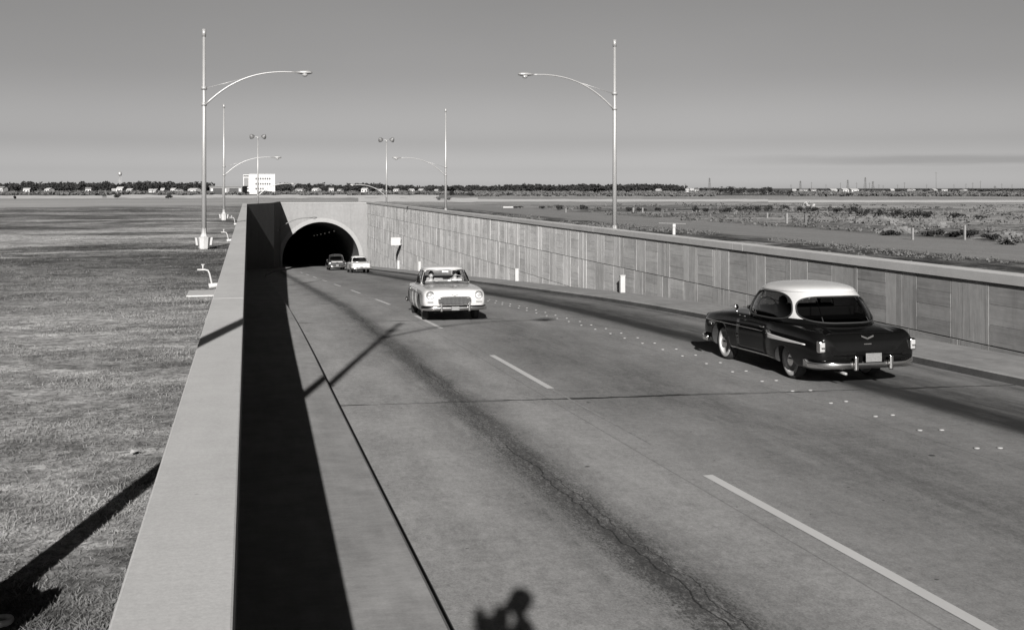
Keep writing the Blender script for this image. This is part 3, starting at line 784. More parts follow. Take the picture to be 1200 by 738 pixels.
def house(px_,d,w,h,lab,rot=0,mat='hwhite',roof=True):
    x,y=ray(px_,d); W=w*d/1270; Hh=h*d/1270+1.2; z0=(2.6-Hh)*0
    t=thing('house',lab,'house',(x,y,0),-YAW+rot,'small far houses before the woods')
    b=MB(); b.box(-W/2,W/2,-2.5,2.5,0,Hh*.72); 
    b.add([(-W/2,-2.5,Hh*.72),(-W/2,2.5,Hh*.72),(-W/2,0,Hh)],[(0,1,2)]); b.add([(W/2,-2.5,Hh*.72),(W/2,2.5,Hh*.72),(W/2,0,Hh)],[(0,1,2)]); b.build('wall',M[mat],t)
    r=MB()
    for s_ in (-1,1): r.quad((-W/2-.2,s_*2.8,Hh*.68),(W/2+.2,s_*2.8,Hh*.68),(W/2+.2,0,Hh+.02),(-W/2-.2,0,Hh+.02))
    r.build('roof',M['hgrey'] if roof else M['hwhite'],t)
    for k in range(2):
        q=MB(); cx=(-.25+.5*k)*W; q.box(cx-.45,cx+.45,-2.54,-2.5,Hh*.25,Hh*.5); q.build('window',M['win'],t)
hs=[(3,640,7,6,'white house at the left edge of photo'),(32,640,7,4,'white house left of two at far left woods'),(58,640,6,4,'white house before the woods, third from left'),(103.5,620,6,5,'white gabled house left of the water tower'),(134,620,5,3.5,'small white house left of the brightest one'),(141.5,620,7,5.5,'bright white house beneath the water tower'),(153,640,6,3.5,'white house right of the brightest one'),(177,640,4,3,'small pale house left of the pair near the lamp post'),(183,640,4,3,'pale house left of the lamp post pair'),(191,640,4,4,'pale house between two others left of lamp post'),(204,640,5,4,'pale house nearer the lamp post'),(210,640,4,3,'tiny pale house beside the lamp post'),(228,600,11,4,'long pale house just left of the tall lamp post'),
 (352,600,9,4,'white house right of the white block'),(371,640,7,4,'white house above the portal left half'),(388,640,5,4,'white gabled house above the portal'),(399,660,5,3,'small white house above the arch'),(428,660,7,4,'white house left of the floodlight pole'),(447,660,4,3,'small white house beside the floodlight pole'),(465,660,6,3,'pale house right of the floodlight pole'),(482,680,5,3,'pale house farther right of the floodlight pole'),(494,680,5,3,'pale house left of the slender lamp post'),(512,680,4,2.5,'tiny pale house near the slender lamp post'),
 (772,560,5,3.5,'small white house on the meadow right of the dark wood'),(805,700,4,3,'tiny pale house between the woods'),(811,700,4,3.5,'white pair house between the woods'),(816,700,5,3,'low pale house between the woods'),
 (931,640,4,3,'white shed right of the dense clump'),(942,640,9,3,'long pale house right of the dense clump'),(953,640,6,3,'pale house second right of dense clump'),(976,640,7,3.2,'left bright house of the three in a row'),(989,640,7,3.5,'middle bright house of the three in a row'),(1000,640,9,3.2,'right bright house of the three in a row'),(1045,680,4,3,'white house below the pylons'),(1068,680,4,3.5,'small bright house right of the pylons'),(1094,680,4,3,'tiny pale house far right'),(1107,680,6,2.5,'low pale house far right'),(1129,680,4,2.5,'small pale house among far right trees')]
for (p,d,w,h,lab) in hs:
    house(p,d,w,max(1.0,h-1.2),lab,rot=random.uniform(-.4,.4),roof=random.random()<.3)

# white block building and low flat building
def block():
    x,y=ray(304,470); W=36*470/1270; H=2.6+16*470/1270
    t=thing('office_building','white block building with a dark-barred stair bay','office building',(x,y,0),-.03)
    b=MB(); b.box(-W/2+2.6,W/2,-5,5,0,H); b.build('wall',M['hwhite'],t)
    b=MB(); b.box(-W/2,-W/2+2.597,-4.9,5,0,H-.15); b.build('stair_bay',M['hwhite'],t)
    b=MB(); b.box(-W/2+2.55,W/2+.06,-5.06,5.06,H,H+.12); b.build('roof',M['hwhite'],t)
    for z in (H-1.05,1.95):
        b=MB(); b.box(-W/2+.15,-W/2+2.3,-4.96,-4.9,z,z+.55); b.build('louvre',M['win'],t)
    b=MB(); b.box(-W/2+.3,-W/2+2.2,-4.95,-4.9,3.0,H-1.5); b.build('stair_panel',M['brown'],t)
    for fl in (1.9,4.0,6.2):
        for k in range(7 if fl>3 else 4):
            q=MB(); cx=-W/2+5.4+k*.95; q.box(cx-.30,cx+.30,-5.03,-5.0,fl,fl+.8); q.build('window',M['win'],t)
block()
x,y=ray(268,420); t=thing('depot_building','low flat grey building with dark openings beside the white block','depot',(x,y,0),-YAW)
b=MB(); b.box(-6.2,6.2,-4,4,0,3.1); b.build('wall',M['brown'],t)
b=MB(); b.box(-6.5,6.5,-4.3,4.3,3.1,3.4); b.build('roof',M['hgrey'],t)
for cx in (-3.2,3.0): b=MB(); b.box(cx-1.7,cx+1.7,-4.05,-4.0,.2,2.6); b.build('door_opening',M['win'],t)
for i,cx in enumerate((-5.4,-.2,5.4)): b=MB(); b.box(cx-.35,cx+.35,-4.06,-4.0,.5,2.4); b.build('wall_panel',M['hwhite'],t)
# far vehicle pair on the bank
x,y=ray(520,235); t=thing('parked_car','tiny dark car on the bank left of the slender lamp post','car',(x,y,0),-.1)
b=MB(); b.box(-1.6,1.6,-.7,.7,.3,.75); b.box(-1.0,.8,-.6,.6,.75,1.2); b.build('body',M['dcloth'],t,bevel=.12)
b=MB(); 
for cx in (-1.05,1.05): b.lathe([(.3,-.75),(.3,.75)],12,'y',(cx,0,.3))
b.build('wheel',M['rubber'],t)
# water tower
x,y=ray(140.5,900); t=thing('water_tower','small round water tower rising beyond the woods','water tower',(x,y,0))
zc=2.6+16.8/1270*900; b=MB(); b.lathe([(.001,-1.9),(1.0,-1.6),(1.6,-.6),(1.7,.2),(1.4,1.1),(.8,1.7),(.001,1.9)],16,'z',(0,0,zc)); b.build('tank',M['galv'],t)
b=MB(); b.tube([(0,0,0),(0,0,zc-1.8)],.14,6); b.build('riser',M['galv'],t)
for k in range(4):
    a=k*PI/2+.4; b=MB(); b.tube([(1.6*math.cos(a),1.6*math.sin(a),0),(1.2*math.cos(a),1.2*math.sin(a),zc-1)],.06,5); b.build('leg',M['galv'],t)
# utility poles and pylons on the right skyline
pl=[(803,218,0),(831.5,211.5,1),(927,219,0),(938,215,1),(951,216.5,0),(968,219,0),(985,217,0),(993.5,214,1),(1004,217,0),(1014,211,1),(1019,217,0),(1023,215.5,1),(1030,219,0),(1035,220,0),(1052,219,0),(1060,216.5,0),(1086,219,0),(1097,205,2),(1118,219,0),(1132,218,0),(1140,217,0),(1149,215,0),(1166,221,1),(1174,218,0),(1186,219,0)]
plab={0:'thin utility pole on the right skyline',1:'lattice pylon on the right skyline',2:'tallest thin mast on the right skyline'}
for i,(p,yt,kd) in enumerate(pl):
    d=820; x,y=ray(p,d); H=2.6+(220.5-yt+3.0)/1270*d
    nm='utility_pole' if kd==0 else ('pylon' if kd==1 else 'radio_mast')
    t=thing(nm,plab[kd]+' near column %s'%'' if False else plab[kd],nm.replace('_',' '),(x,y,0),0,None if kd==2 else nm.replace('_',' ')+'s on the skyline')
    if kd==0:
        b=MB(); b.tube([(0,0,0),(0,0,H)],.16,5); b.build('pole',M['bark'],t); b=MB(); b.box(-1.1,1.1,-.08,.08,H-1,H-.85); b.build('crossarm',M['bark'],t)
    elif kd==1:
        b=MB()
        for sx in(-1,1):
            for sy in(-1,1): b.tube([(sx*1.0,sy*1.0,0),(sx*.22,sy*.22,H)],.09,4)
        for j in range(6):
            z0,z1=H*j/6,H*(j+1)/6; w0,w1=1.0-.78*j/6,1.0-.78*(j+1)/6
            for sy in(-1,1): b.tube([(-w0,sy*w0,z0),(w1,sy*w1,z1)],.05,4); b.tube([(w0,sy*w0,z0),(-w1,sy*w1,z1)],.05,4)
        b.build('lattice',M['bark'],t); b=MB()
        for zz in(H*.8,H*.92): b.box(-1.5,1.5,-.07,.07,zz,zz+.12)
        b.build('crossarm',M['bark'],t)
    else:
        b=MB(); b.tube([(0,0,0),(0,0,H)],.13,5); b.build('pole',M['bark'],t); b=MB(); b.box(-.9,.9,-.08,.08,H-.4,H-.2); b.build('crossarm',M['bark'],t)

# ------------------------------------------------------------------ people
def skinned(name,verts,edges,mat,parent=None,levels=2,root=0):
    bm=bmesh.new(); lay=bm.verts.layers.skin.verify(); vs=[]
    for i,(p,r) in enumerate(verts):
        v=bm.verts.new(p); rr=(r,r) if not isinstance(r,tuple) else r; v[lay].radius=rr; v[lay].use_root=(i==root); vs.append(v)
    for a,b in edges: bm.edges.new((vs[a],vs[b]))
    me=D.meshes.new(name); bm.to_mesh(me); bm.free(); tmp=D.objects.new('tmp',me); COL.objects.link(tmp)
    m=tmp.modifiers.new('s','SKIN'); m.use_smooth_shade=True; s2=tmp.modifiers.new('d','SUBSURF'); s2.levels=levels; s2.render_levels=levels
    me2=evaluate(tmp); D.objects.remove(tmp); me2.materials.clear(); me2.name=name
    for p in me2.polygons: p.use_smooth=True
    return link(name,me2,mat,parent)
def add_hand(V,E,wrist,pos,fwd,down,side):
    """palm and five unequal curled fingers"""
    pos=Vector(pos); f=Vector(fwd).normalized(); d=Vector(down).normalized(); sd=f.cross(d).normalized()*side
    V.append((pos+f*.04,(.036,.018))); pm=len(V)-1; E.append((wrist,pm))
    for k,(off,ln) in enumerate(((-.030,.062),(-.010,.074),(.010,.078),(.030,.070))):
        a=pos+f*.085+sd*off; V.append((a,.0095)); i=len(V)-1; E.append((pm,i))
        b=a+f*ln*.45+d*.012; V.append((b,.009)); E.append((i,i+1)); c=b+f*ln*.25+d*ln*.5; V.append((c,.0075)); E.append((i+1,i+2))
    a=pos+f*.03+sd*.045; V.append((a,.011)); i=len(V)-1; E.append((pm,i)); V.append((a+f*.04+sd*.012+d*.015,.009)); E.append((i,i+1))
def head_parts(t,c,tilt,hair,hatted=False,hairmat='hair'):
    c=Vector(c)
    # skull, jaw, nose and ears grown into the same mesh as the body
    body=[o for o in t.children if o.name.startswith('body')][0]
    bm=bmesh.new(); bm.from_mesh(body.data); k0=len(bm.verts)
    g=bmesh.ops.create_uvsphere(bm,u_segments=28,v_segments=20,radius=1.0)
    for v in g['verts']:
        x,y,z=v.co; q=max(0,-z); w_=1-.30*q**1.6
        X_=x*.072*w_; Y_=y*.092*(1-.12*q) + (.010*q if y>0 else 0); Z_=z*.115
        Y_+=.024*math.exp(-(X_/.013)**2-((Z_+.014)/.021)**2) if y>0 else 0
        Y_+=.007*math.exp(-(X_/.022)**2-((Z_+.052)/.009)**2) if y>0 else 0
        Y_-=.008*(math.exp(-((abs(X_)-.030)/.014)**2-((Z_-.008)/.012)**2)) if y>0 else 0
        v.co=c+Vector((X_,Y_,Z_))
    for s_ in (-1,1):
        g=bmesh.ops.create_uvsphere(bm,u_segments=10,v_segments=8,radius=1.0)
        for v in g['verts']: v.co=c+Vector((s_*.073+v.co.x*.010,-.008+v.co.y*.018,v.co.z*.030))
    for f in bm.faces: f.smooth=True
    bm.to_mesh(body.data); bm.free()
    m_=MB(); m_.lathe([(.001,-.004),(.018,0),(.001,.004)],10,'y',(c.x,c.y+.088,c.z-.052)); m_.v=[(vx,vy,c.z-.052+(vz-c.z+.052)*.25) for vx,vy,vz in m_.v]; m_.build('mouth',M['dcloth'],t)
    h=MB(); n,m=22,14; vs=[];fs=[]
    for j in range(m+1):
        th=PI*j/m
        for i in range(n):
            ph=2*PI*i/n; x,y,z=math.sin(th)*math.cos(ph),math.sin(th)*math.sin(ph),math.cos(th)
            vs.append(c+Vector((x*.080,y*.102-.010,z*.115+.016)))
    for j in range(m//2+1):
        for i in range(n):
            k=(i+1)%n
            yy=(vs[j*n+i]-c).y
            if j>m*.28 and yy>.045: continue
            fs.append((j*n+i,(j+1)*n+i,(j+1)*n+k,j*n+k))
    h.add(vs,fs,0,True); h.build('hair',M[hairmat],t)
    f=MB()
    for s in (-1,1): f.lathe([(.001,-.006),(.006,-.003),(.008,.003),(.001,.006)],8,'y',(c.x+s*.031,c.y+.083,c.z+.008))
    f.build('eyes',M['under'],t)
def person(label,loc,rz,pose,shirt,hair='hair',hat=False,parent=None):
    t=thing('person',label,'person',loc,rz)
    if pose=='seated':
        V=[((0,0,0),(.17,.13)),((0,-.03,.22),(.155,.11)),((0,-.04,.42),(.17,.11)),((0,-.03,.53),.06),((0,0,.60),.05),((0,.0,.65),.05),((0,-.005,.68),.05),
           ((-.18,-.04,.45),.062),((-.25,.10,.22),.047),((-.17,.36,.30),.033),((.18,-.04,.45),.062),((.25,.10,.22),.047),((.17,.36,.30),.033),
           ((-.11,.05,-.01),.09),((-.12,.44,.04),.065),((-.12,.55,-.30),.045),((-.12,.66,-.34),.035),((.11,.05,-.01),.09),((.12,.44,.04),.065),((.12,.55,-.30),.045),((.12,.66,-.34),.035),((0,0,.66),(.03,.03))]
        E=[(0,1),(1,2),(2,3),(3,4),(4,5),(5,6),(2,7),(7,8),(8,9),(2,10),(10,11),(11,12),(0,13),(13,14),(14,15),(15,16),(0,17),(17,18),(18,19),(19,20),(5,21)]
        add_hand(V,E,9,(-.15,.38,.31),(.25,1,.1),(.2,.3,-1),1); add_hand(V,E,12,(.15,.38,.31),(-.25,1,.1),(-.2,.3,-1),-1)
        skinned('body',V,E,M['skin'],t)
        S=[((0,0,-.02),(.185,.145)),((0,-.03,.22),(.17,.125)),((0,-.04,.42),(.185,.125)),((0,-.035,.50),.075),((-.185,-.04,.45),.075),((-.25,.09,.23),.06),((.185,-.04,.45),.075),((.25,.09,.23),.06)]
        skinned('shirt',S,[(0,1),(1,2),(2,3),(2,4),(4,5),(2,6),(6,7)],shirt,t)
        b=MB(); b.lathe([(.001,-.14),(.12,-.12),(.17,-.04),(.178,.04),(.165,.12),(.001,.14)],20,'z')
        for sx in (-1,1): b.tube([(sx*.10,-.02,0),(sx*.11,.2,.02),(sx*.12,.42,.03),(sx*.12,.48,-.02),(sx*.12,.53,-.15),(sx*.12,.56,-.29)],[.10,.095,.08,.078,.068,.058],14)
        b.v=[(a_,c_*.85 if abs(c_)<.2 and abs(z_)<.15 else c_,z_) for a_,c_,z_ in b.v]; b.build('trousers',M['dcloth'],t)
        head_parts(t,(0,.005,.695),0,hair)
    else:
        V=[((0,0,.95),(.11,.08)),((0,0,1.18),(.14,.10)),((0,.01,1.36),(.16,.105)),((0,.01,1.46),.056),((0,.02,1.54),.05),((0,.02,1.58),.05),((0,.02,1.62),.05),
           ((-.19,.0,1.39),.06),((-.22,.16,1.20),.045),((-.13,.30,1.42),.031),((.19,0,1.39),.06),((.22,.16,1.20),.045),((.13,.30,1.42),.031),
           ((-.09,0,.84),.07),((-.11,.02,.50),.062),((-.12,-.01,.09),.042),((-.13,.14,.04),(.045,.03)),((.09,0,.84),.07),((.11,.02,.50),.062),((.12,-.01,.09),.042),((.13,.14,.04),(.045,.03)),((0,.02,1.60),(.03,.03))]
        E=[(0,1),(1,2),(2,3),(3,4),(4,5),(5,6),(2,7),(7,8),(8,9),(2,10),(10,11),(11,12),(0,13),(13,14),(14,15),(15,16),(0,17),(17,18),(18,19),(19,20),(5,21)]
        add_hand(V,E,9,(-.125,.30,1.45),(.25,.25,1),(1,.1,-.1),1); add_hand(V,E,12,(.125,.30,1.45),(-.25,.25,1),(-1,.1,-.1),-1)
        skinned('body',V,E,M['skin'],t)
        S=[((0,0,.80),(.178,.135)),((0,0,.98),(.172,.132)),((0,0,1.18),(.16,.12)),((0,.01,1.36),(.18,.122)),((0,.01,1.44),.07),((-.195,0,1.39),.074),((-.225,.16,1.20),.058),((-.15,.28,1.38),.042),((.195,0,1.39),.074),((.225,.16,1.20),.058),((.15,.28,1.38),.042)]
        skinned('jacket',S,[(0,1),(1,2),(2,3),(3,4),(3,5),(5,6),(6,7),(3,8),(8,9),(9,10)],shirt,t)
        b=MB(); b.lathe([(.001,.74),(.13,.78),(.175,.86),(.176,.95),(.165,1.02),(.001,1.03)],22,'z'); b.v=[(a_,c_*.78,z_) for a_,c_,z_ in b.v]
        for sx in (-1,1): b.tube([(sx*.085,0,.88),(sx*.095,.005,.72),(sx*.11,.015,.50),(sx*.118,0,.28),(sx*.12,-.01,.07)],[.095,.092,.078,.070,.066],16)
        b.build('trousers',M['dcloth'],t)
        for sx in (-1,1): skinned('shoe',[((sx*.12,-.05,.05),(.045,.045)),((sx*.125,.06,.045),(.048,.04)),((sx*.135,.18,.035),(.042,.03))],[(0,1),(1,2)],M['under'],t)
        head_parts(t,(0,.03,1.65),0,hair)
    return t

# ------------------------------------------------------------------ cars
class Hull:
    def __init__(s,tb): s.tb=tb
    def sec(s,y,sub=4):
        w,f,c,b=table(s.tb,y)
        cp=[(0,b),(w*.72,b),(w*.91,b+.035),(w*.975,b+.13),(w,b+(f-b)*.42),(w*.99,b+(f-b)*.70),(w*.955,f-.085),(w*.87,f-.012),(w*.74,f*.5+c*.5-.012),(w*.45,c*.92+f*.08),(0,c)]
        out=[]
        n=len(cp)
        for i in range(n-1):
            p0=cp[max(i-1,0)] if i>0 else (-cp[1][0],cp[1][1]); p1,p2=cp[i],cp[i+1]; p3=cp[i+2] if i+2<n else (-cp[n-2][0],cp[n-2][1])
            for k in range(sub):
                t=k/sub
                out.append(tuple(.5*((2*p1[q])+(-p0[q]+p2[q])*t+(2*p0[q]-5*p1[q]+4*p2[q]-p3[q])*t*t+(-p0[q]+3*p1[q]-3*p2[q]+p3[q])*t**3) for q in (0,1)))
        out.append(cp[-1]); out[0]=cp[0]
        return [(max(0,x),z) for x,z in out]
    def x(s,y,z):
        p=s.sec(y); best=None
        for (x0,z0),(x1,z1) in zip(p[:-1],p[1:]):
            if z0<=z<=z1 and x1>.3: 
                t=(z-z0)/max(1e-6,z1-z0); best=x0+(x1-x0)*t; break
        return best if best is not None else max(q[0] for q in p)
    def top(s,y,x):
        p=s.sec(y)
        for (x0,z0),(x1,z1) in zip(reversed(p[:-1]),reversed(p[1:])):
            if x1<=x<=x0: return z1+(z0-z1)*(x-x1)/max(1e-6,x0-x1)
        return p[-1][1]
    def mesh(s,nst=84):
        y0,y1=s.tb[0][0],s.tb[-1][0]; vs=[];fs=[]
        st=[y0+(y1-y0)*(.5-.5*math.cos(PI*i/nst)*(.72+.28*abs(math.cos(PI*i/nst)))) for i in range(nst+1)]
        st[0]=y0; st[-1]=y1
        for y in st:
            h=s.sec(y); loop=h+[(-x,z) for x,z in reversed(h[1:-1])]
            m=len(loop); vs+=[(x,y,z) for x,z in loop]
        for i in range(nst):
            for k in range(m): l=(k+1)%m; fs.append((i*m+k,i*m+l,(i+1)*m+l,(i+1)*m+k))
        fs.append(tuple(range(m))); fs.append(tuple(nst*m+k for k in range(m))[::-1])
        b=MB(); b.add(vs,fs,0,True); return b.mesh('body',True)
def sweep(mb,path,sec,closed_sec=True,mi=0):
    """path in the xy plane, section points (outward, z)"""
    vs=[];fs=[];n=len(path);m=len(sec)
    for i,p in enumerate(path):
        a=Vector(path[max(0,i-1)]); b=Vector(path[min(n-1,i+1)]); t=(b-a).normalized(); o=Vector((t.y,-t.x,0))
        for u,z in sec: vs.append(Vector(p)+o*u+Vector((0,0,z)))
    for i in range(n-1):
        for k in range(m): l=(k+1)%m; fs.append((i*m+k,i*m+l,(i+1)*m+l,(i+1)*m+k))
    fs.append(tuple(range(m))); fs.append(tuple((n-1)*m+k for k in range(m))[::-1])
    mb.add(vs,fs,mi,True)
def spow(a,e): return math.copysign(abs(a)**e,a)
def make_car(label,loc,rz,pitch,K):
    t=thing('sedan_car',label,'car',loc,rz); t.rotation_euler=(pitch,0,rz)
    H=Hull(K['hull']); paint=M[K['paint']]; roofm=M[K['roof']]; Rw=.345
    # body with cut wheel arches
    me=H.mesh(); body=link('body',me,[paint,M['under']],t); body.parent=None
    cut=MB()
    for (yw,rr,dz) in ((K['yf'],.405,.02),(K['yr'],K.get('rarch',.40),K.get('rdz',.02))):
        for s in (-1,1): cut.lathe([(rr,s*.55),(rr,s*1.2)][::s],32,'x',(0,yw,Rw+dz),1,False)
    cm=cut.mesh('cut',True); cm.materials.append(paint); cm.materials.append(M['under']); co_=D.objects.new('cut',cm); COL.objects.link(co_)
    bo=body.modifiers.new('b','BOOLEAN'); bo.operation='DIFFERENCE'; bo.solver='EXACT'; bo.object=co_
    m2=evaluate(body); body.modifiers.clear(); body.data=m2; D.objects.remove(co_); body.parent=t
    # wheels
    hubw=K.get('ww',True)
    tm=MB(); tm.lathe([(.21,-.085),(.25,-.092),(.31,-.088),(.338,-.06),(Rw,-.02),(Rw,.02),(.338,.06),(.31,.088),(.25,.092),(.21,.085)],36,'x'); tyre=tm.mesh('wheel',True); tyre.materials.append(M['rubber'])
    wm=MB(); wm.lathe([(.208,.086),(.235,.0945),(.285,.0945),(.292,.090)],36,'x'); wm.lathe([(.208,-.086),(.235,-.0945),(.285,-.0945),(.292,-.090)],36,'x'); www=wm.mesh('whitewall'); www.materials.append(M['ww'])
    rm=MB()
    for s in(-1,1): rm.lathe([(.212,s*.082),(.18,s*.070),(.135,s*.060),(.125,s*.085),(.09,s*.105),(.03,s*.118),(.001,s*.120)],30,'x')
    rim=rm.mesh('hubcap',False); rim.materials.append(M['chrome'])
    for yw in (K['yf'],K['yr']):
        for s in (-1,1):
            w_=D.objects.new('wheel',tyre); COL.objects.link(w_); w_.parent=t; w_.location=(s*K.get('track',.75),yw,Rw)
            if hubw: q=D.objects.new('whitewall',www); COL.objects.link(q); q.parent=w_
            q=D.objects.new('hubcap',rim); COL.objects.link(q); q.parent=w_
    ax=MB(); ax.tube([(-.7,K['yf'],Rw),(.7,K['yf'],Rw)],.04,6); ax.tube([(-.7,K['yr'],Rw),(.7,K['yr'],Rw)],.05,6); ax.box(-.55,.55,-1.9,1.9,.24,.30); ax.build('chassis',M['under'],t)
    # greenhouse
    G=K['gh']
    def P(ph,v,sc=1.0):
        A=G['A0']+(G['A1']-G['A0'])*v+.035*math.sin(PI*v); yf=G['yf0']+(G['yf1']-G['yf0'])*v+.03*math.sin(PI*v); yr=G['yr0']+(G['yr1']-G['yr0'])*v-.04*math.sin(PI*v)
        e=2/G.get('n',3.0); x=A*spow(math.sin(ph),e); c_=spow(math.cos(ph),e)
        y=G['ym']+(c_*(yf-G['ym']) if c_>0 else c_*(G['ym']-yr))
        z=G['z0']+(G['z1']-G['z0'])*v
        if sc!=1.0: x*=sc; y=G['ym']+(y-G['ym'])*sc
        return Vector((x,y,z))
    wins=K['wins']           # name, phi centre, half width, v centre, half height, power
    def inside(ph,v,grow=1.0):
        for (_,pc,hw,vc,hv,pw,_m) in wins:
            a=(ph-pc+PI)%(2*PI)-PI
            if (abs(a)/hw)**pw+(abs(v-vc)/hv)**pw<grow: return True
        return False
    nphi,nv,nr=288,20,12; vs=[];fs=[]
    for j in range(nv+1):
        for i in range(nphi): vs.append(P(2*PI*i/nphi,j/nv))
    for j in range(1,nr+1):
        u=j/nr*PI/2; k=math.cos(u)**.85 if j<nr else 0.0
        for i in range(nphi):
            p=P(2*PI*i/nphi,1.0); cx=Vector((0,(G['yf1']+G['yr1'])/2,0))
            q=Vector((p.x*k,cx.y+(p.y-cx.y)*k,G['z1']+G['crown']*math.sin(u))); vs.append(q)
    for j in range(nv+nr):
        for i in range(nphi):
            k=(i+1)%nphi
            if j<nv and inside(2*PI*(i+.5)/nphi,(j+.5)/nv): continue
            fs.append((j*nphi+i,j*nphi+k,(j+1)*nphi+k,(j+1)*nphi+i))
    b=MB(); b.add(vs,fs,0,True); sk=K.get('skirt',0)
    for q,f in enumerate(b.f):
        if f[0]//nphi < sk*nv: b.mi[q]=1
    roof=b.build('roof',[roofm,paint],t,fix=False)
    for (nm,pc,hw,vc,hv,pw,dk) in wins:
        g=MB(); n1,n2=24,10; vv=[]; ff=[]
        for j in range(n2+1):
            for i in range(n1+1):
                a=-1+2*i/n1; c_=-1+2*j/n2
                # square to superellipse mapping keeps the rounded outline
                s_=max(abs(a),abs(c_)); l=(abs(a)**pw+abs(c_)**pw)**(1/pw) or 1; k=s_/l if l else 1
                vv.append(P(pc+a*k*hw*1.01,vc+c_*k*hv*1.01,.985))
        for j in range(n2):
            for i in range(n1): q=j*(n1+1)+i; ff.append((q,q+1,q+n1+2,q+n1+1))
        g.add(vv,ff,0,True); wo_=g.build(nm,M['dglass'] if dk else M['glass'],t,fix=False)
        tr=MB(); pts=[]
        for i in range(72):
            a=2*PI*i/72; pts.append(P(pc+hw*spow(math.cos(a),2/pw),vc+hv*spow(math.sin(a),2/pw),1.0))
        tr.tube(pts,.017 if nm!='rear_window' else .014,6,closed=True); tr.build('window_trim',M[K.get('trimmat','chrome')],wo_)
        if nm=='side_window':
            dv=MB()
            for ph in K.get('dividers',()):
                ph_=ph if pc<PI else 2*PI-ph
                dv.tube([P(ph_,vc-hv*.97,.992),P(ph_,vc+hv*.97,.992)],.012,6)
            if K.get('dividers'): dv.build('window_divider',M['chrome'],wo_)
        if nm=='rear_window' and K.get('rdiv'):
            for s in (-1,1):
                dv=MB(); dv.tube([P(PI+s*R(K['rdiv']),vc-hv*.97,.99),P(PI+s*R(K['rdiv']),vc+hv*.97,.99)],.008,6); dv.build('rear_window_divider',M['under'],wo_)
    # drip rail
    b=MB(); b.tube([P(2*PI*i/96,1.0,1.004) for i in range(96)],.012,6,closed=True); b.build('drip_rail',roofm,roof)
    # interior
    b=MB(); out=[P(2*PI*i/48,0,.93) for i in range(48)]; zc=max(table(K['hull'],y)[2] for y in (0,-.5,.5,-1,.8))+.006
    b.add([(p.x,p.y,zc) for p in out],[tuple(range(48))]); b.build('cabin_floor',M['under'],t)
    for yc in (-.25,-1.0):
        s_=MB(); s_.obox((0,yc,zc+.06),(.62,0,0),(0,.07,0),(0,-.02,.10)); s_.build('seat_back',M[K.get('seat','seat')],t,bevel=.04)
    b=MB(); b.obox((0,G['yf0']-.28,zc+.02),(.66,0,0),(0,.12,.0),(0,0,.035)); b.build('dashboard',M['seat'],t,bevel=.02)
    b=MB(); ring=[(-.36+.19*math.cos(a*PI/12),G['yf0']-.48+.06*math.sin(a*PI/12),zc+.06+.17*math.sin(a*PI/12)) for a in range(24)]
    b.tube(ring,.012,6,closed=True); b.tube([(-.36,G['yf0']-.25,zc-.02),(-.36,G['yf0']-.47,zc+.06)],.02,6); b.tube([ring[0],ring[12]],.01,6); b.build('steering_wheel',M['seatl'],t)
    b=MB(); b.box(-.11,.11,P(0,.86).y-.12,P(0,.86).y-.08,G['z1']-.115,G['z1']-.05); b.build('rear_view_mirror',M['chrome'],t,bevel=.01)
    # doors: thin proud panels with handles
    def side_panel(nm,y0,y1,z0,z1,mat,off,s,ny=10,nz=8,par=None,bev=False):
        m=MB(); vv=[];ff=[]
        for o_ in (off,-.01):
            for j in range(nz+1):
                for i in range(ny+1):
                    y=y0+(y1-y0)*i/ny; z=(z0(y) if callable(z0) else z0); zt=(z1(y) if callable(z1) else z1); zz=z+(zt-z)*j/nz
                    vv.append((s*(H.x(y,zz)+o_),y,zz))
        L=(ny+1)*(nz+1)
        for j in range(nz):
            for i in range(ny): q=j*(ny+1)+i; ff.append((q,q+1,q+ny+2,q+ny+1))
        rim_=[i for i in range(ny+1)]+[j*(ny+1)+ny for j in range(1,nz+1)]+[nz*(ny+1)+i for i in range(ny-1,-1,-1)]+[j*(ny+1) for j in range(nz-1,0,-1)]
        for a,bb in zip(rim_,rim_[1:]+rim_[:1]): ff.append((a,bb,bb+L,a+L))
        m.add(vv,ff,0,False); m.sm=[k<ny*nz for k in range(len(ff))]
        return m.build(nm,mat,par or t)
    for s in (-1,1):
        for (d0,d1) in K['doors']:
            dr=side_panel('door',d0,d1,K['hull'][5][4]+.10,lambda y: table(K['hull'],y)[1]-.10,paint,.0025,s)
            hd=MB(); yh=d0+.14; zh=table(K['hull'],yh)[1]-.15; xh=s*(H.x(yh,zh)+.02); hd.tube([(xh-s*.015,yh-.07,zh),(xh+s*.015,yh-.05,zh),(xh+s*.015,yh+.05,zh),(xh-s*.015,yh+.08,zh)],.012,6); hd.build('handle',M['chrome'],dr)
        for (y0,y1,zf,th) in K.get('strips',()):
            side_panel('side_moulding',y0,y1,lambda y,zf=zf,th=th: zf(y)-th/2,lambda y,zf=zf,th=th: zf(y)+th/2,M['chrome'],.014,s,16,1)
        side_panel('rocker_moulding',K['yr']+.46,K['yf']-.46,.315,.335,M['chrome'],.012,s,8,1)
        for (y0,y1,z0,z1,mn) in K.get('panels',()):
            side_panel('side_spear',y0,y1,z0,z1,M[mn],.016,s,16,6)
    # bumpers
    zb=.40
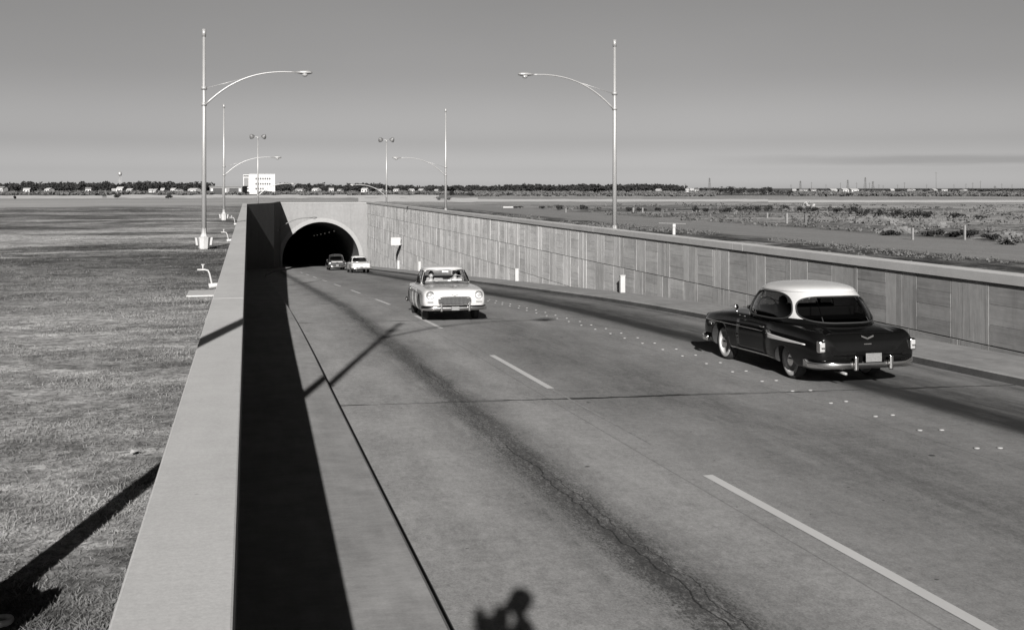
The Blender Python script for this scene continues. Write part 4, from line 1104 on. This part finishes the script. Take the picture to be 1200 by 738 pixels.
    for e in (1,-1):
        yb=(K['hull'][-1][0]+.10) if e>0 else (K['hull'][0][0]-.11)
        path=[]
        for i in range(33):
            x=(-.93+1.86*i/32)*K.get('bw',1); path.append((x*e,yb-e*(.05*(x/.93)**2+.20*abs(x/.93)**7),0))
        path=[(path[0][0],path[0][1]-e*.22,0)]+path+[(path[-1][0],path[-1][1]-e*.22,0)]
        b=MB(); sec=[(-.01,zb-.07),(-.035,zb-.045),(-.045,zb),(-.035,zb+.045),(-.01,zb+.07),(.015,zb+.06),(.015,zb-.06)]
        sweep(b,path,[(-u,z) for u,z in sec]); bm_=b.build('bumper',M['chrome'],t)
        for gx in K['guards']:
            for s in (-1,1):
                g=MB(); g.obox((s*gx,yb+e*.045,zb+.03),(.033,0,0),(0,.035,0),(0,0,.125)); g.build('bumper_guard',M['chrome'],bm_,bevel=.02)
        pl_=MB(); zp=zb+.12 if e<0 else zb-.01; pl_.obox((0,yb+e*.055,zp),(.15*K.get('pw',1),0,0),(0,.006,0),(0,0,.075*K.get('pw',1))); pl_.build('licence_plate',M['plate'],t,bevel=.008)
    # front: headlights, grille
    yfr=K['hull'][-1][0]
    for s in (-1,1):
        c=(s*.70,yfr-.055,.76); b=MB(); b.lathe([(.115,-.12),(.125,.0),(.118,.045),(.10,.05),(.095,.03)],24,'y',c); hl=b.build('headlight',paint,t)
        b=MB(); b.lathe([(.118,.04),(.116,.060),(.096,.062),(.093,.03)],24,'y',c); b.build('bezel',M['dgalv'],hl)
        b=MB(); b.lathe([(.094,.030),(.07,.050),(.03,.060),(.001,.062)],24,'y',c); b.build('lens',M['lens'],hl)
        b=MB(); b.obox((s*.70,yfr+.012,.575),(.085,0,0),(0,.03,0),(0,0,.028)); b.build('parking_lamp',M['lens'],t,bevel=.02)
    gb=MB(); gw,gh,gz=.46,.105,.60; gp=[(gw*spow(math.cos(2*PI*i/64),.4),yfr+.035,gz+gh*spow(math.sin(2*PI*i/64),.4)) for i in range(64)]
    gb.tube(gp,.020,8,closed=True); gr=gb.build('grille_frame',M['chrome'],t)
    b=MB(); b.add([(x,yfr+.02,z) for x,_,z in gp]+[(x,yfr-.04,z) for x,_,z in gp],[tuple(range(64))]+[(i,(i+1)%64,64+(i+1)%64,64+i) for i in range(64)]); b.build('grille_backing',M['under'],gr)
    b=MB()
    for i in range(1,24):
        x=-gw+2*gw*i/24; hh=gh*(1-abs(x/gw)**5)**.2; b.box(x-.0025,x+.0025,yfr+.021,yfr+.034,gz-hh,gz+hh)
    for i in range(1,6):
        z=gz-gh+2*gh*i/6; ww=gw*(1-abs((z-gz)/gh)**5)**.2; b.box(-ww,ww,yfr+.0225,yfr+.036,z-.0025,z+.0025)
    b.build('grille_bars',M['dgalv'],gr)
    b=MB(); zz=table(K['hull'],yfr-.25)[2]; b.obox((0,yfr-.30,zz+.035),(.012,0,0),(0,.16,-.01),(0,0,.02)); b.obox((0,yfr-.34,zz+.03),(.10,0,0),(0,.035,0),(0,0,.006)); b.build('hood_ornament',M['chrome'],t,bevel=.005)
    b=MB()
    for s in (-1,1): b.obox((s*.05,yfr+.005,.765),(.056,0,.022*s),(0,.02,0),(-.004,0,.009))
    b.build('front_emblem',M['chrome'],t)
    for s in (-1,1): b=MB(); b.tube([(s*.30-.2,G['yf0']+.01,zc+.005),(s*.30+.15,P(0,.3).y+.02,P(0,.3).z)],.006,5); b.build('wiper',M['under'],t)
    # rear: lamps, trunk lid, emblem, exhaust
    yr=K['hull'][0][0]; zl=K.get('ztail',.72)
    for s in (-1,1):
        yy=yr+.085; xx=s*(H.x(yy+.03,zl)-.055)
        b=MB(); b.obox((xx,yy-.03,zl),(.058,0,0),(0,.07,0),(0,0,.105)); tl=b.build('tail_lamp',M['chrome'],t,bevel=.03)
        b=MB(); b.obox((xx,yy-.085,zl+.035),(.040,0,0),(0,.022,0),(0,0,.045)); b.build('lens',M['tail'],tl,bevel=.015)
        b=MB(); b.obox((xx,yy-.085,zl-.055),(.036,0,0),(0,.018,0),(0,0,.026)); b.build('reversing_lens',M['lens'],tl,bevel=.012)
    if K.get('trunk',True):
        m=MB(); vv=[];ff=[]; n1,n2=16,16; ya,yb_=K['lid']; 
        for j in range(n2+1):
            for i in range(n1+1):
                x=(-.60+1.2*i/n1)*(1-.06*j/n2); y=ya+(yb_-ya)*j/n2; vv.append((x,y,H.top(y,abs(x))+.006))
        for j in range(n2):
            for i in range(n1): q=j*(n1+1)+i; ff.append((q,q+1,q+n1+2,q+n1+1))
        L=len(vv); vv+=[(x,y,z-.03) for x,y,z in vv]; rim_=[i for i in range(n1+1)]+[j*(n1+1)+n1 for j in range(1,n2+1)]+[n2*(n1+1)+i for i in range(n1-1,-1,-1)]+[j*(n1+1) for j in range(n2-1,0,-1)]
        k0=len(ff); ff+=[(a,bb,bb+L,a+L) for a,bb in zip(rim_,rim_[1:]+rim_[:1])]
        m.add(vv,ff,0,False); m.sm=[k<k0 for k in range(len(ff))]; lid=m.build('trunk_lid',paint,t)
    b=MB(); ze=K.get('zemb',.80); ye=yr-.005
    for k in range(60):
        if H.top(yr+.005*k,0.0)>ze: ye=yr+.005*k; break
    for s in (-1,1): b.obox((s*.055,ye-.016,ze),(.062,0,.024*s),(0,.016,0),(-.003,0,.014))
    b.obox((0,ye-.02,ze-.12),(.07,0,0),(0,.02,0),(0,0,.016)); b.build('trunk_emblem',M['chrome'],t)
    b=MB(); b.tube([(-.45,yr+.3,.25),(-.45,yr-.04,.24)],.025,8); b.build('tailpipe',M['galv'],t)
    if K.get('mirror'):
        b=MB(); ym=G['yf0']-.12; xm=-(H.x(ym,.96)-.03); zt=H.top(ym,abs(xm)); b.tube([(xm,ym,zt-.03),(xm-.05,ym,zt+.10)],.010,6); b.lathe([(.001,.02),(.04,.012),(.052,-.01),(.05,-.018),(.001,-.018)],14,'y',(xm-.05,ym,zt+.14)); b.build('wing_mirror',M['chrome'],t)
    if K.get('antenna'):
        b=MB(); b.tube([(.80,1.15,.95),(.82,1.05,1.75)],.004,5); b.build('antenna',M['chrome'],t)
    return t

BLK=[[-2.50,.66,.62,.61,.42],[-2.47,.84,.83,.80,.36],[-2.40,.92,.915,.88,.31],[-2.2,.97,.955,.93,.27],[-1.9,.985,.965,.98,.25],[-1.4,.99,.98,1.05,.25],[-.85,.975,.985,1.08,.25],[-.5,.935,1.0,1.09,.25],[.1,.92,1.01,1.08,.25],[.7,.925,1.0,1.06,.25],[1.2,.935,.985,1.06,.25],[1.7,.935,.95,1.03,.25],[2.05,.92,.92,.98,.26],[2.28,.89,.895,.92,.29],[2.38,.84,.85,.86,.33],[2.43,.76,.77,.78,.38]]
WHT=[[-2.50,.70,.74,.72,.42],[-2.46,.80,.84,.80,.37],[-2.36,.865,.90,.87,.33],[-2.15,.90,.935,.93,.29],[-1.7,.92,.95,.99,.26],[-1.0,.935,.965,1.02,.25],[0,.94,.98,1.02,.25],[.75,.94,.98,1.02,.25],[1.2,.935,.975,1.01,.25],[1.75,.925,.96,.98,.27],[2.15,.915,.935,.95,.30],[2.33,.895,.905,.92,.33],[2.42,.86,.86,.88,.37],[2.47,.80,.78,.80,.42]]
KB=dict(bw=1.05,hull=BLK,paint='black',roof='roofw',yf=1.46,yr=-1.30,rarch=.37,rdz=-.11,track=.745,guards=(.33,),trimmat='under',
    skirt=.11,gh=dict(A0=.885,A1=.715,yf0=.95,yf1=.47,yr0=-1.95,yr1=-1.42,ym=-.40,z0=1.0,z1=1.545,crown=.155,n=2.7),
    wins=[('windshield',0,R(50),.50,.42,5,0),('side_window',R(88),R(34),.50,.44,2.7,1),('side_window',R(272),R(34),.50,.44,2.7,1),('rear_window',PI,R(53),.46,.40,3.0,1)],
    dividers=(R(76),),rdiv=24,doors=[(-.55,.72)],panels=((-2.1,-.62,lambda y:.70-.028*(y+2.2)/1.6,lambda y:.715+.05*(y+2.2)/1.6,'ww'),),strips=[(-.4,2.2,lambda y:.77,.014)],lid=(-2.34,-1.62),ztail=.70,zemb=.84,mirror=True,antenna=False)
KW=dict(pw=.75,hull=WHT,paint='cream',roof='cream',yf=1.44,yr=-1.48,track=.74,guards=(.40,),ww=False,seat='seatl',
    gh=dict(A0=.80,A1=.63,yf0=.98,yf1=.42,yr0=-1.55,yr1=-1.0,ym=-.30,z0=.96,z1=1.45,crown=.105,n=3.2),
    wins=[('windshield',0,R(56),.48,.44,7,0),('side_window',R(92),R(29),.49,.41,7,0),('side_window',R(268),R(29),.49,.41,7,0),('rear_window',PI,R(46),.49,.38,6,0)],
    dividers=(R(70),R(94)),doors=[(-.05,.80),(-.98,-.09)],strips=[(-2.2,2.1,lambda y:.80,.014)],lid=(-2.33,-1.75),ztail=.72,zemb=.80,mirror=False,antenna=False)
def slope(y): return math.atan((zr(y+2)-zr(y-2))/4)
bx,by=10.32,19.05
make_car('black two-door sedan with white roof driving away in the right lane',(bx,by,zr(by)),0,slope(by),KB)
wx,wy=5.88,33.0
wc=make_car('white four-door sedan with wide grille coming toward the camera',(wx,wy,zr(wy)),PI-.045,-slope(wy),KW)
K3=dict(KW); K3['wins']=[(a,b_,c_,d_,e_,f_,1) for a,b_,c_,d_,e_,f_,g_ in KW['wins']]
make_car('small distant white sedan driving away toward the tunnel mouth',(9.95,100.9,zr(100.9)),.02,slope(100.9),K3)
K4=dict(KB); K4['ww']=False; K4['roof']='darkpaint'; K4['paint']='darkpaint'
K4['wins']=KB['wins']
dk=make_car('dark sedan with pale trunk right in front of the tunnel mouth',(9.25,118.5,zr(118.5)),0,slope(118.5),dict(K4,panels=(),lid=(-2.455,-1.62)))
for ch in dk.children:
    if ch.name.startswith('trunk_lid'): ch.data.materials.clear(); ch.data.materials.append(M['cream'])
# people in the cars and the photographer on the wall
def seated_in(c,x,y,z,label,shirt,car_rz):
    cx=c[0]+x*math.cos(car_rz)-y*math.sin(car_rz); cy=c[1]+x*math.sin(car_rz)+y*math.cos(car_rz)
    person(label,(cx,cy,zr(c[1])+z+(zr(cy)-zr(c[1]))),car_rz,'seated',shirt)
seated_in((wx,wy),-.36,-.02,.60,'driver in white shirt behind the wheel of the white car',M['shirt'],PI-.045)
seated_in((wx,wy),.38,-.04,.56,'passenger in light top beside the driver of white car',M['shirt'],PI-.045)
seated_in((bx,by),-.36,-.12,.58,'driver in dark clothing inside the black car',M['dcloth'],0)
b=MB(); b.box(-.48,.20,-.85,-.12,CL-.0,1.46); tag(b.build('concrete_block',M['slab'],bevel=.02),'square concrete block standing on the wall behind the camera','block')
person('photographer standing on the block whose shadow falls on the road',(-.05,-.43,1.46),R(75),'standing',M['dcloth'])
t=thing('press_camera','boxy black camera held up by the photographer','camera',(-.05-.175,-.43+.05,1.46+1.50),R(75))
b=MB(); b.box(-.085,.085,-.08,.04,-.08,.09); b.build('camera_body',M['dcloth'],t,bevel=.012)
b=MB(); b.lathe([(.045,.04),(.045,.09),(.035,.10),(.001,.10)],16,'y'); b.build('lens',M['under'],t)
# ------------------------------------------------------------------ light, sky, camera
LX,LY=.57,2.3
w=D.worlds.new('World'); SC.world=w; w.use_nodes=True; nt=w.node_tree; nt.nodes.clear()
elev=math.atan(1/math.hypot(LX,LY)); sdir=Vector((-LX,-LY,1)).normalized()
sky=nt.nodes.new('ShaderNodeTexSky'); sky.sky_type='NISHITA'; sky.sun_disc=False; sky.sun_elevation=elev
sky.sun_rotation=math.atan2(sdir.x,sdir.y); sky.air_density=1.0; sky.dust_density=2.2; sky.ozone_density=1.0
sp=nt.nodes.new('ShaderNodeSeparateColor'); nt.links.new(sky.outputs[0],sp.inputs[0])
v=X(nt,sp.outputs[0])*.85+X(nt,sp.outputs[1])*.15          # film sees the sky mostly through an orange filter
tc=nt.nodes.new('ShaderNodeTexCoord'); s3=nt.nodes.new('ShaderNodeSeparateXYZ'); nt.links.new(tc.outputs['Generated'],s3.inputs[0])
dx,dy,dz=[X(nt,s3.outputs[i]) for i in range(3)]
n=noise(nt,tc.outputs['Generated'],3,5,.55,(1,1,2.2)); 
az=dx*CC-dy*SS                                   # how far to the right of the view
nb=noise(nt,tc.outputs['Generated'],9,4,.6,(1,1,14),2)
band=(dz-.0245+(nb-.5)*.006).abs().step(.001,.006,1.0,0.0)*az.step(.12,.36)*.22
v=v*(dz.step(.03,.11,.33,0.0)+dz.step(0.0,.045,1.45,0.0)+dz.step(0.0,.018,.95,0.0)+dz.step(.18,.48,.80,.06))
v=v*(1.0+(n-.5)*.13)*(1.0-band)
cb=nt.nodes.new('ShaderNodeCombineXYZ')
for i,k in enumerate((1.0,.985,.975)): nt.links.new((v*k).so,cb.inputs[i])
bg=nt.nodes.new('ShaderNodeBackground'); bg.inputs[1].default_value=.05; nt.links.new(cb.outputs[0],bg.inputs[0])
wo=nt.nodes.new('ShaderNodeOutputWorld'); nt.links.new(bg.outputs[0],wo.inputs[0])
L=D.lights.new('sun','SUN'); L.energy=5.0; L.angle=R(.55); L.color=(1,.985,.965); lo=D.objects.new('sun',L); COL.objects.link(lo)
lo.rotation_euler=Vector((LX,LY,-1)).to_track_quat('-Z','Y').to_euler()
cam=D.cameras.new('camera'); co=D.objects.new('camera',cam); COL.objects.link(co); SC.camera=co
co.location=(0,0,2.6); co.rotation_euler=(R(90),0,-YAW); cam.sensor_width=36; cam.lens=36*1270/1200; cam.shift_y=-148.5/1200; cam.clip_end=12000; cam.clip_start=.05
SC.view_settings.view_transform='Standard'; SC.view_settings.look='None'; SC.view_settings.exposure=.95; SC.view_settings.gamma=1
SC.cycles.max_bounces=6; SC.cycles.diffuse_bounces=0; SC.cycles.transparent_max_bounces=12
